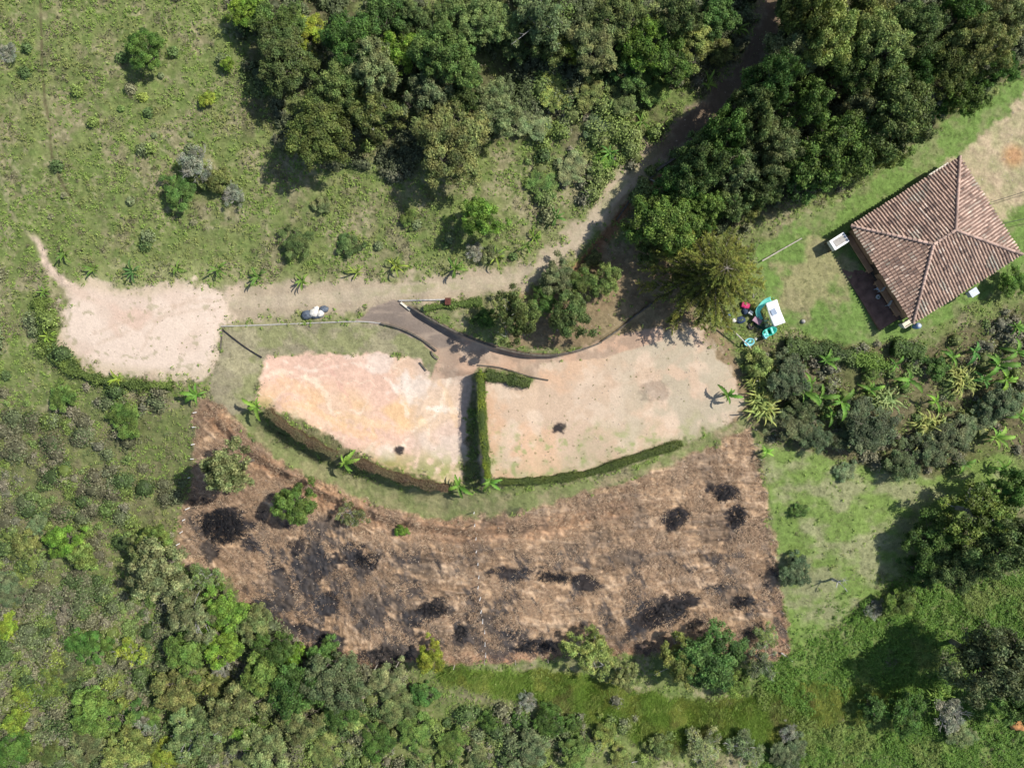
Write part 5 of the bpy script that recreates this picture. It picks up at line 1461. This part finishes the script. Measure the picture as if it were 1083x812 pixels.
# the big conifer
def conifer(u, v, rpx, h, label):
    rg = random.Random(11); nrg = np.random.default_rng(11)
    p = stand(u, v, h * .62); R_ = rpx / PXM * (CAM_H - p.z - h * .5) / CAM_H
    t = empty('conifer', p, 0, label, 'tree')
    tr = MB().tube([(0, 0, -.2), (.05, 0, h * .5), (0, .03, h * .97)], .22, 9, .04)
    cen, nr, dr, ln, wd, lv = [], [], [], [], [], []
    br = MB()
    ntier = 11
    for k in range(ntier):
        f = k / (ntier - 1); z0 = h * (.28 + .70 * f); L = R_ * (1.02 - .85 * f ** 1.3); nb = 11 - int(5 * f)
        for i in range(nb):
            az = i / nb * 6.283 + k * .7 + rg.uniform(-.25, .25); Lb = L * rg.uniform(.75, 1.12); d = Vector((math.cos(az), math.sin(az), 0)); s_ = Vector((-d.y, d.x, 0))
            def pt(t_): return d * (Lb * t_) + Vector((0, 0, z0 + .35 * Lb * t_ * .3 - .22 * Lb * t_ * t_)) + s_ * (.12 * math.sin(t_ * 3 + az) * t_)
            br.tube([pt(q_) for q_ in (0, .35, .7, 1)], .045, 4, .012)
            tint = rg.uniform(.65, 1.35)
            nt_ = int(10 + Lb * 9)
            for m_ in range(nt_):
                tt = rg.uniform(.15, 1.04); c0 = pt(tt); sp = .42 * (1.15 - tt) + .12
                side = rg.choice((-1, 1)); sd_ = (s_ * side * .75 + d * 1.0).normalized(); Lt = rg.uniform(.35, .8) * (1.1 - .35 * tt)
                for w_ in range(16):
                    g = rg.random(); q_ = c0 + sd_ * (Lt * g) + Vector((rg.gauss(0, .035), rg.gauss(0, .035), rg.gauss(0, .03) - .18 * g * g * Lt))
                    cen.append(tuple(q_)); dd = (sd_ + Vector((rg.gauss(0, .45), rg.gauss(0, .45), rg.gauss(0, .25)))); dr.append(tuple(dd))
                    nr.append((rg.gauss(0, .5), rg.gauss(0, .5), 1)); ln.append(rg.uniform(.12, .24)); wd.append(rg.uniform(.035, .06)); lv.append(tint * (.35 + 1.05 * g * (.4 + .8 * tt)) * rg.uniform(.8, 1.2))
    tr.build('trunk', M['bark'], t); br.build('branches', M['bark'], t)
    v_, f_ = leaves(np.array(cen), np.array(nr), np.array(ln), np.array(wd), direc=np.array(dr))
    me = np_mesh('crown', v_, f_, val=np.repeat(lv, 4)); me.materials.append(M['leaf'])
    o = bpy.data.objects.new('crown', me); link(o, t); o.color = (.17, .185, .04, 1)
conifer(757, 290, 62, 7.5, 'big feathery conifer with yellow-green branch tips between the yard and the house lawn')

# ------------------------------------------------------------ bananas, young palms, spiky clumps
BC = (.13, .25, .045); PC = (.13, .215, .045); YC = (.31, .34, .11)
for a_ in [
 ('ban', 858, 405, .8, BC, 'small banana plant just above the garden row'),
 ('ban', 880, 440, .75, BC, 'small banana plant below the garden row'),
 ('ban', 921, 412, .9, (.16, .29, .05), 'banana plant left of the pale striped clump'),
 ('ban', 948, 386, .8, BC, 'banana plant touching the bright leafy hedge row'),
 ('ban', 1008, 378, .85, BC, 'banana plant left of the right garden group'),
 ('ban', 1042, 402, .9, (.10, .22, .05), 'darker banana plant below the right garden group'),
 ('ban', 1076, 345, .9, BC, 'banana plant at the right edge below the round green bush'),
 ('ban', 1079, 440, .9, BC, 'banana plant at the right edge of the lower garden'),
 ('ban', 207, 417, 1.05, BC, 'banana plant at the top corner of the left boundary stakes'),
 ('ban', 270, 430, 1.0, (.17, .29, .05), 'banana plant at the upper end of the brownish hedges'),
 ('ban', 364, 490, 1.05, (.17, .29, .05), 'banana plant in the gap between the two brownish hedges'),
 ('ban', 485, 514, 1.05, (.14, .26, .045), 'banana plant left of the shadow below the straight hedge'),
 ('ban', 518, 509, 1.0, BC, 'banana plant where the straight and the curved hedges meet'),
 ('ban', 770, 418, .95, BC, 'banana plant beside the pale leafy clump at the right end of the bare yard'),
 ('ban', 811, 477, .7, (.2, .38, .06), 'small banana plant at the top corner of the right lawn'),
 ('ban', 851, 414, 1.3, BC, 'broad banana plant, left one of the row in the garden'),
 ('ban', 869, 420, 1.3, BC, 'broad banana plant in the middle of the garden row'),
 ('ban', 891, 425, 1.2, BC, 'broad banana plant at the right end of the garden row'),
 ('ban', 874, 381, .95, BC, 'banana plant above the garden row near the hedge'),
 ('ban', 963, 402, 1.2, BC, 'banana plant in the upper middle of the garden'),
 ('ban', 990, 424, .8, (.2, .36, .05), 'small bright banana plant between the yellow clumps'),
 ('ban', 1032, 372, 1.0, (.10, .24, .06), 'darker banana plant at the upper left of the right garden group'),
 ('ban', 1058, 386, 1.35, BC, 'large banana plant in the middle of the right garden group'),
 ('ban', 1077, 372, 1.1, BC, 'banana plant at the right edge of the upper garden'),
 ('ban', 1066, 402, 1.0, (.2, .34, .05), 'banana plant below the large one near the right edge'),
 ('ban', 1055, 463, 1.15, (.22, .36, .07), 'banana plant below the garden with a brown dead leaf'),
 ('ban', 1020, 491, .85, BC, 'young banana plant standing alone at the top right of the lawn'),
 ('ban', 1047, 517, 1.1, (.16, .3, .05), 'banana plant at the upper edge of the right grove'),
 ('ban', 1062, 496, .8, BC, 'small banana plant near the upper edge of the right grove'),
 ('palm', 1028, 455, .7, PC, 'small young palm among the dusky bushes near the right edge'),
 ('palm', 66, 268, 1.0, PC, 'young palm nearest the narrow trail at the left'),
 ('palm', 98, 284, .95, PC, 'young palm, second from the left above the pale yard'),
 ('palm', 139, 287, 1.1, (.08, .16, .05), 'dark young palm, third from the left above the pale yard'),
 ('palm', 186, 283, .9, PC, 'young palm, fourth from the left above the pale yard'),
 ('palm', 229, 284, 1.05, PC, 'young palm at the right end of the pale yard'),
 ('palm', 272, 292, 1.0, (.12, .21, .05), 'young palm above the road left of the sack heap'),
 ('palm', 319, 297, 1.0, PC, 'young palm above the road over the sack heap'),
 ('palm', 377, 288, .9, (.22, .28, .06), 'yellowish young palm above the road right of the sack heap'),
 ('palm', 418, 280, 1.15, (.25, .31, .06), 'yellow leaved young palm above the ramp mouth'),
 ('palm', 481, 284, 1.05, PC, 'young palm above the road over the meter box'),
 ('palm', 524, 271, 1.1, (.22, .29, .06), 'yellow-green young palm at the verge below the bright round tree'),
 ('palm', 556, 259, .9, PC, 'young palm in the verge right of the bright round tree'),
 ('palm', 565, 251, .85, (.2, .28, .05), 'light young palm on the verge, second before the road bend'),
 ('palm', 588, 230, .95, (.1, .2, .05), 'darker young palm on the verge before the road bend'),
 ('palm', 646, 161, 1.05, (.12, .25, .06), 'young palm at the inside of the road bend'),
 ('palm', 679, 128, .95, PC, 'young palm beside the shaded track above the bend'),
 ('palm', 750, 88, 1.0, (.2, .3, .06), 'young palm on the verge of the upper track, lower one'),
 ('palm', 780, 30, 1.0, (.2, .3, .06), 'young palm on the verge of the upper track, upper one'),
 ('palm', 50, 355, .95, (.22, .32, .05), 'yellow leaved palm at the left rim of the pale yard'),
 ('palm', 45, 308, .9, PC, 'young palm beside the trail where it enters the pale yard'),
 ('palm', 123, 400, .95, (.27, .36, .05), 'bright palm in the low hedge under the pale yard'),
 ('spike', 806, 428, 1.35, YC, 'pale yellow spiky clump at the corner of the cleared slope', ),
 ('spike', 803, 402, 1.0, (.28, .32, .09), 'smaller pale spiky clump above the big one at the yard corner'),
 ('spike', 937, 421, 1.25, (.26, .32, .13), 'pale striped spiky clump in the middle of the garden'),
 ('spike', 985, 456, 1.5, YC, 'large yellow spiky clump in the garden, lower left one'),
 ('spike', 1020, 400, 1.25, YC, 'yellow spiky clump in the garden, topmost one'),
 ('spike', 1028, 444, 1.0, YC, 'yellow spiky clump in the garden, lower right one'),
 ('spike', 994, 738, 1.0, (.18, .28, .06), 'green spiky palm beside the silvery leafless shrub at lower right'),
 ('spike', 1021, 723, .7, (.2, .3, .07), 'small spiky palm in the shadow of the tall dark tree'),
]:
    plant(*a_)

# ------------------------------------------------------------ ground plants nobody could count (stuff)
def scatter(n_, box=(-30, 1113, -30, 842), seed=1):
    rg = np.random.default_rng(seed); return rg.uniform(box[0], box[1], n_), rg.uniform(box[2], box[3], n_), rg
def base_xyz(u, v, up=0.0):
    z = hq(u, v) + up; k = (CAM_H - z) / CAM_H / PXM
    return np.stack([(u - CX) * k, (CY - v) * k, z], 1)
def clumps(name, u, v, rg, rad, hgt, nl, leaf, col, label=None, jit=.3, asp=.5, up=.45, core=0):
    """u,v arrays; rad/hgt/leaf arrays or scalars; col (N,3)"""
    N = len(u); b_ = base_xyz(u, v)
    rad = np.broadcast_to(rad, (N,)); hgt = np.broadcast_to(hgt, (N,)); leaf = np.broadcast_to(leaf, (N,))
    k = np.repeat(np.arange(N), nl); M_ = len(k)
    d = rg.normal(size=(M_, 3)); d[:, 2] = np.abs(d[:, 2]); d /= np.linalg.norm(d, axis=1, keepdims=True)
    rr = (rg.uniform(.78, 1.22, M_) if core else rg.uniform(.45, 1.05, M_))[:, None]
    cen = b_[k] + d * rr * np.stack([rad[k], rad[k], hgt[k]], 1)
    nr = d + rg.normal(size=(M_, 3)) * .5; nr[:, 2] += up
    ls = leaf[k] * rg.uniform(.6, 1.4, M_)
    vv, ff = leaves(cen, nr, ls, ls * asp, rg=rg)
    cc2 = col[k] * rg.uniform(1 - jit, 1 + jit, (M_, 1))
    ca = np.repeat(cc2, 4, 0)
    if core:   # the leafy body the outer leaves sit on
        an = np.arange(8) / 8 * 2 * np.pi; rings = [(1.0, -.1), (.98, .35), (.74, .74), (.32, .95)]
        t_ = np.array([[r_ * math.cos(a_), r_ * math.sin(a_), z_] for (r_, z_) in rings for a_ in an])
        cv_ = t_[None] * (1 + rg.normal(size=(N, 32, 1)) * .13) * np.stack([rad, rad, hgt], 1)[:, None, :] * core + b_[:, None, :]
        q_ = [(i * 8 + j, i * 8 + (j + 1) % 8, i * 8 + 8 + (j + 1) % 8, i * 8 + 8 + j) for i in range(3) for j in range(8)] + [(24, 25, 26, 27), (24, 27, 28, 31), (28, 29, 30, 31)]
        fc = (np.array(q_)[None] + (np.arange(N) * 32)[:, None, None]).reshape(-1, 4) + len(vv)
        vv = np.concatenate([vv, cv_.reshape(-1, 3)]); ff = np.concatenate([ff, fc]); ca = np.concatenate([ca, np.repeat(col * .5, 32, 0)])
    me = np_mesh(name, vv, ff, cols=ca); me.materials.append(M['cover'])
    return tag(link(bpy.data.objects.new(name, me)), kind='stuff', label=label)
def grass(name, u, v, rg, nb, hgt, wd, col, lean=.5, spread=.12, jit=.3, lie=0.0, direc=None):
    N = len(u); b_ = base_xyz(u, v); k = np.repeat(np.arange(N), nb); M_ = len(k)
    hgt = np.broadcast_to(hgt, (N,))
    o_ = rg.normal(size=(M_, 2)) * spread; d = rg.normal(size=(M_, 3)) * lean
    if direc is not None: d[:, :2] += direc[k]
    d[:, 2] = (1 - lie) + .1; d /= np.linalg.norm(d, axis=1, keepdims=True)
    L = hgt[k] * rg.uniform(.6, 1.3, M_)
    foot = b_[k].copy(); foot[:, :2] += o_; foot[:, 2] += .01 + lie * rg.uniform(0, .06, M_)
    sdv = np.stack([-d[:, 1], d[:, 0], rg.normal(size=M_) * .3], 1); sdv /= (np.linalg.norm(sdv, axis=1, keepdims=True) + 1e-6)
    w_ = wd * rg.uniform(.6, 1.4, M_)[:, None]
    vv = np.stack([foot - sdv * w_, foot + sdv * w_, foot + d * L[:, None]], 1).reshape(-1, 3)
    ff = np.arange(M_ * 3).reshape(M_, 3)
    cc2 = col[k] * rg.uniform(1 - jit, 1 + jit, (M_, 1))
    me = np_mesh(name, vv, ff, cols=np.repeat(cc2, 3, 0)); me.materials.append(M['cover'])
    return tag(link(bpy.data.objects.new(name, me)), kind='stuff')

def wild(m_, U, V):
    """1 where nothing has been cleared"""
    cl = np.maximum.reduce([m_['road'], m_['wpad'], m_['gslope'], m_['lpad'], m_['rpad'], m_['ramp'], m_['burn'], m_['gstrip'], m_['epath'], m_['hyard'], m_['elawn'] * .9, m_['trail'], m_['track'] * .9])
    cl = np.maximum(cl, m_['yard'] * .85)
    return 1 - cl
SHADEWOOD = [(240, -40), (250, 60), (290, 150), (360, 190), (480, 185), (560, 130), (640, 90), (720, 90), (790, 60), (800, -40)]
RWOOD = [(690, 260), (690, 190), (760, 120), (830, 50), (850, -80), (1200, -80), (1085, 70), (1000, 120), (930, 175), (860, 210), (800, 245), (740, 265)]
def lerp3(a_, b_, t): return np.asarray(a_) * (1 - t[:, None]) + np.asarray(b_) * t[:, None]

# 1 leafy weeds of the meadow
u, v, rg = scatter(100000, seed=101); mm = masks(u, v); wi = wild(mm, u, v)
a_ = fbm(u, v, 16, 4, 201); b2 = fbm(u, v, 60, 3, 202)
woods = np.maximum(sm(0, 15, poly_sd(u, v, SHADEWOOD)), sm(0, 15, poly_sd(u, v, RWOOD)))
keep = rg.random(len(u)) < wi * (1 - woods * .8) * (1 - mm['swale'] * .8) * (.2 + .8 * sm(.35, .6, a_ * .7 + b2 * .3)) * .62 * (1 - .5 * mm['garden'])
u, v = u[keep], v[keep]; t1 = fbm(u, v, 25, 3, 203); t2 = rg.random(len(u)); se_ = sm(620, 720, v + .25 * (u - 800)) * sm(780, 860, u)
cl = lerp3((.16, .245, .05), (.23, .31, .07), t2 * .8); cl = lerp3(cl, (.24, .22, .09), sm(.55, .8, t1) * .55); cl = lerp3(cl, (.085, .165, .03), se_ * .8)
clumps('meadow_weeds', u, v, rg, .09 + .2 * t2 ** 2, .12 + .34 * t1 * t2 + .1 * se_, 11, .095 + .05 * t2 + .03 * se_, cl * 1.15, up=.9)
# 2 dull low brush between the weeds
u, v, rg = scatter(30000, seed=111); mm = masks(u, v); wi = wild(mm, u, v)
a_ = fbm(u, v, 28, 4, 211); woods = np.maximum(sm(0, 15, poly_sd(u, v, SHADEWOOD)), sm(0, 15, poly_sd(u, v, RWOOD)))
west = sm(390, 460, v) * sm(420, 300, u)
keep = rg.random(len(u)) < wi * (1 - mm['swale']) * np.clip(sm(.45, .7, a_) * .4 + west * .5 + woods * .1, 0, 1)
u, v = u[keep], v[keep]; west = west[keep]; t2 = rg.random(len(u))
cl = lerp3((.15, .145, .075), (.23, .205, .125), t2); cl = lerp3(cl, (.13, .19, .06), (rg.random(len(u)) > .5) * np.clip(west + sm(590, 640, v), 0, 1) * .85)
clumps('dull_low_brush', u, v, rg, .18 + .34 * t2, .12 + .3 * t2, 26, .13, cl, asp=.4)
# 3 undergrowth of the woods and dense south-western scrub: waist-high leafy mounds
u, v, rg = scatter(44000, seed=121); mm = masks(u, v); wi = wild(mm, u, v)
woods = np.maximum(sm(-8, 12, poly_sd(u, v, SHADEWOOD)), sm(-8, 12, poly_sd(u, v, RWOOD)) * .55)
sw = sm(600, 660, v - .12 * (u - 100)) * sm(430, 330, u); swn = sm(400, 440, v) * sm(210, 150, u); sb = sm(735, 775, v) * sm(720, 640, u) * .6; upr = sm(540, 600, u) * sm(250, 170, v) * sm(640 + 60, 640, u) * .5
keep = rg.random(len(u)) < wi * np.clip(woods * .45 + sw * .6 + sb * .4 + upr * .35 + swn * .12 + mm['garden'] * .22, 0, .6) * sm(.3, .55, fbm(u, v, 24, 4, 221))
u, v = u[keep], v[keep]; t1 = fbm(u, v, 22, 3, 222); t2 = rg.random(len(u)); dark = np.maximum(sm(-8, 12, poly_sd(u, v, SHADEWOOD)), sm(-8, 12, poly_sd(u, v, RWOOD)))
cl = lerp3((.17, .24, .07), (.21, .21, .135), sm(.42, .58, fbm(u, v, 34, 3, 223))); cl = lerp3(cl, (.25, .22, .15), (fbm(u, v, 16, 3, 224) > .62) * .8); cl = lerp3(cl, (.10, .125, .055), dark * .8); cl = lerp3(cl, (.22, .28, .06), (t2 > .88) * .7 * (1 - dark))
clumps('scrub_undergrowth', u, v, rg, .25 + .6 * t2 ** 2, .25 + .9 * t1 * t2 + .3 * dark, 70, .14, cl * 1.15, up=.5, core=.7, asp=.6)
# 4 tall grass of the gully
u, v, rg = scatter(90000, (440, 980, 690, 812), seed=131); mm = masks(u, v)
keep = rg.random(len(u)) < mm['swale'] * .9 * (1 - mm['burn']); u, v = u[keep], v[keep]; t1 = fbm(u, v, 22, 4, 231)
cl = lerp3((.17, .27, .04), (.30, .34, .07), sm(.4, .7, t1)); cl = lerp3(cl, (.19, .15, .07), sm(.68, .85, fbm(u, v, 30, 3, 232)) * .6)
fx = fbm(u, v, 26, 2, 233) * 6.3
grass('gully_grass', u, v, rg, 6, .34, .016, cl, .7, .12, direc=np.stack([np.cos(fx), np.sin(fx)], 1) * .9)
# 5 lush creepers of the lower right
u, v, rg = scatter(60000, (800, 1110, 560, 842), seed=141); mm = masks(u, v); wi = wild(mm, u, v)
keep = rg.random(len(u)) < wi * sm(625, 690, v + .45 * (u - 840)) * .42 * sm(.2, .5, fbm(u, v, 9, 3, 241)); u, v = u[keep], v[keep]; t1 = fbm(u, v, 30, 3, 242); t2 = rg.random(len(u))
cl = lerp3((.09, .19, .028), (.15, .26, .04), t2); cl = lerp3(cl, (.22, .26, .07), sm(.55, .75, t1) * .7)
clumps('lush_creepers', u, v, rg, .16 + .2 * t2, .10 + .5 * sm(.35, .75, fbm(u, v, 18, 3, 243)), 19, .115, cl, asp=.6, up=.8)
# 6 short lawn and verge grass
u, v, rg = scatter(150000, seed=151); mm = masks(u, v)
g_ = np.clip(mm['elawn'] * .9 + mm['hyard'] * .6 * (1 - mm['epath']) + mm['gstrip'] * .4 + mm['gslope'] * .5 + mm['garden'] * .25 + wild(mm, u, v) * .2, 0, 1) * (1 - mm['road']) * (1 - mm['swale'])
inhouse = sm(-2, 2, poly_sd(u, v, [(912, 243), (1010, 178), (1066, 262), (962, 330)]))
keep = rg.random(len(u)) < g_ * .75 * (1 - inhouse); u, v = u[keep], v[keep]; mm = masks(u, v); t1 = fbm(u, v, 18, 4, 251); t2 = rg.random(len(u))
cl = lerp3((.13, .185, .05), (.30, .28, .15), sm(.42, .7, t1 * .7 + t2 * .3)); cl = lerp3(cl, (.30, .275, .17), mm['gslope'] * .75)
grass('short_grass', u, v, rg, 5, .1 + .06 * t2, .012, cl, .6, .09)
# 7 straw tufts in the wild parts
u, v, rg = scatter(60000, seed=161); mm = masks(u, v)
keep = rg.random(len(u)) < wild(mm, u, v) * sm(.45, .7, fbm(u, v, 24, 4, 261)) * (1 - mm['swale']) * .5 * (1 - .8 * sm(780, 860, u) * sm(640, 700, v)); u, v = u[keep], v[keep]; t2 = rg.random(len(u))
grass('straw_tufts', u, v, rg, 6, .28, .012, lerp3((.32, .28, .17), (.24, .23, .10), t2), .55, .08)
# 8 cut dry stalks lying on the cleared slope
u, v, rg = scatter(150000, (180, 845, 410, 715), seed=171); mm = masks(u, v)
keep = rg.random(len(u)) < mm['burn'] * .75 * sm(.3, .6, fbm(u, v, 7, 3, 271)); u, v = u[keep], v[keep]
# none where the fire has been
chs = np.interp(np.arange(1), [0, 1], [0, 0])
cu = np.zeros(len(u))
for (x, y, ra, rb, t_) in CHAR:
    if ra: 
        p_ = (u - x) * math.cos(t_) + (v - y) * math.sin(t_); q_ = -(u - x) * math.sin(t_) + (v - y) * math.cos(t_); cu = np.maximum(cu, sm(1.4, .8, np.sqrt((p_ / ra) ** 2 + (q_ / rb) ** 2)))
keep = rg.random(len(u)) > cu * .93; u, v = u[keep], v[keep]; t2 = rg.random(len(u)); fx = fbm(u, v, 30, 2, 272) * 5
cl = lerp3((.48, .34, .22), (.26, .165, .10), t2); cl = lerp3(cl, (.66, .52, .36), (t2 > .88) * .8)
grass('cut_stalks', u, v, rg, 4, .22, .013, cl, .5, .1, lie=.8, direc=np.stack([np.cos(fx) * .8, np.sin(fx) * .5], 1))
# 9 stones and clods on the bare yards
def pebbles(name, u, v, rg, s, col):
    N = len(u); b_ = base_xyz(u, v); t_ = np.array([[1, 0, 0], [0, 1, 0], [-1, 0, 0], [0, -1, 0], [0, 0, .8]], float)
    sz = s * rg.uniform(.4, 1.5, N); an = rg.uniform(0, 6.28, N); vs = np.repeat(t_[None], N, 0) * (sz[:, None] * rg.uniform(.7, 1.3, (N, 5)))[:, :, None]
    x = vs[:, :, 0] * np.cos(an)[:, None] - vs[:, :, 1] * np.sin(an)[:, None]; y = vs[:, :, 0] * np.sin(an)[:, None] + vs[:, :, 1] * np.cos(an)[:, None]
    vs = np.stack([x, y, vs[:, :, 2]], 2) + b_[:, None, :]
    f1 = np.array([[0, 1, 4], [1, 2, 4], [2, 3, 4], [3, 0, 4]]); ff = (f1[None] + (np.arange(N) * 5)[:, None, None]).reshape(-1, 3)
    me = np_mesh(name, vs.reshape(-1, 3), ff, cols=np.repeat(col * rg.uniform(.7, 1.3, (N, 1)), 5, 0)); me.materials.append(M['cover'])
    return tag(link(bpy.data.objects.new(name, me)), kind='stuff')
u, v, rg = scatter(30000, seed=181); mm = masks(u, v); keep = rg.random(len(u)) < np.clip(mm['wpad'] * .3 + mm['rpad'] * .35 + mm['road'] * .3 + mm['yard'] * .3 + mm['epath'] * .3 + mm['burn'] * .3 + mm['lpad'] * .2, 0, 1) * .9
u, v = u[keep], v[keep]; pebbles('stones_and_clods', u, v, rg, .045, np.tile([.42, .34, .27], (len(u), 1)))
# 10 little weeds rooted in the bare yards
u, v, rg = scatter(26000, seed=191); mm = masks(u, v)
g_ = np.clip(mm['wpad'] * (.10 + .5 * sm(14, 0, mm['wpad_d'])) + mm['rpad'] * (.12 + .5 * sm(440, 490, v)) + mm['road'] * .2 + mm['lpad'] * sm(22, 4, seg_dist(u, v, BANKL)[0]) * .6 + mm['gstrip'] * .3, 0, 1)
keep = rg.random(len(u)) < g_ * sm(.42, .65, fbm(u, v, 10, 3, 291)); u, v = u[keep], v[keep]
clumps('yard_weeds', u, v, rg, .10, .06, 9, .075, lerp3((.20, .23, .08), (.28, .28, .13), rg.random(len(u))))

# 11 thickets: shoulder-high mounds of mixed shrubs that run into one another
u, v, rg = scatter(13000, seed=301); mm = masks(u, v); wi = wild(mm, u, v)
sw = sm(590, 640, v - .10 * (u - 100)) * sm(440, 400, u); sb = sm(730, 760, v - .05 * u + 25) * sm(700, 660, u) * sm(400, 440, u)
upr = sm(540, 590, u) * sm(230, 190, v) * sm(700, 660, u); far = sm(170, 80, u) * sm(300, 360, v); mead = sm(300, 260, v) * sm(600, 500, u)
west = sm(390, 430, v) * sm(640, 600, v) * sm(200, 170, u)
keep = rg.random(len(u)) < wi * (1 - mm['swale']) * np.clip(sw * .5 + sb * .3 + upr * .4 + far * .2 + mead * .035 + west * .16, 0, 1) * sm(.25, .5, fbm(u, v, 40, 3, 302))
u, v, west, mead = u[keep], v[keep], west[keep], mead[keep]; N = len(u); t1 = rg.random(N); t2 = rg.random(N); hue = fbm(u, v, 26, 3, 303)
pal = np.array([(.15, .23, .06), (.21, .28, .07), (.10, .155, .05), (.18, .22, .10), (.22, .22, .12), (.13, .20, .06), (.28, .34, .07)])
cl = pal[np.clip((hue * 3 + t1 * 4.0).astype(int), 0, 6)]; yellow_scrub = sm(540, 590, u) * sm(250, 200, v); cl = lerp3(cl, (.22, .29, .07), yellow_scrub * (t1 > .3) * .7); cl = cl * (1 - .18 * sm(450, 300, u) * sm(400, 450, v))[:, None]; cl = lerp3(cl * 1.08, (.165, .155, .09), west * (t1 > .45) * .8)  # scrub right of the upper wood is a brighter yellow-green
clumps('scrub_thicket', u, v, rg, (.35 + .65 * t2) * (1 - .45 * mead), (.35 + .95 * t2) * (1 - .5 * mead) * (1 - .5 * west), 230, .16, cl, up=.35, jit=.45, core=.75, asp=.6)
# 12 rushes in the gully
u, v, rg = scatter(5000, (440, 980, 690, 812), seed=311); mm = masks(u, v)
keep = rg.random(len(u)) < mm['swale'] * .5 * (1 - mm['burn']) * sm(.4, .6, fbm(u, v, 14, 3, 312)); u, v = u[keep], v[keep]; t2 = rg.random(len(u))
grass('gully_rushes', u, v, rg, 40, .55, .022, lerp3((.13, .23, .035), (.28, .33, .08), t2), .8, .16)
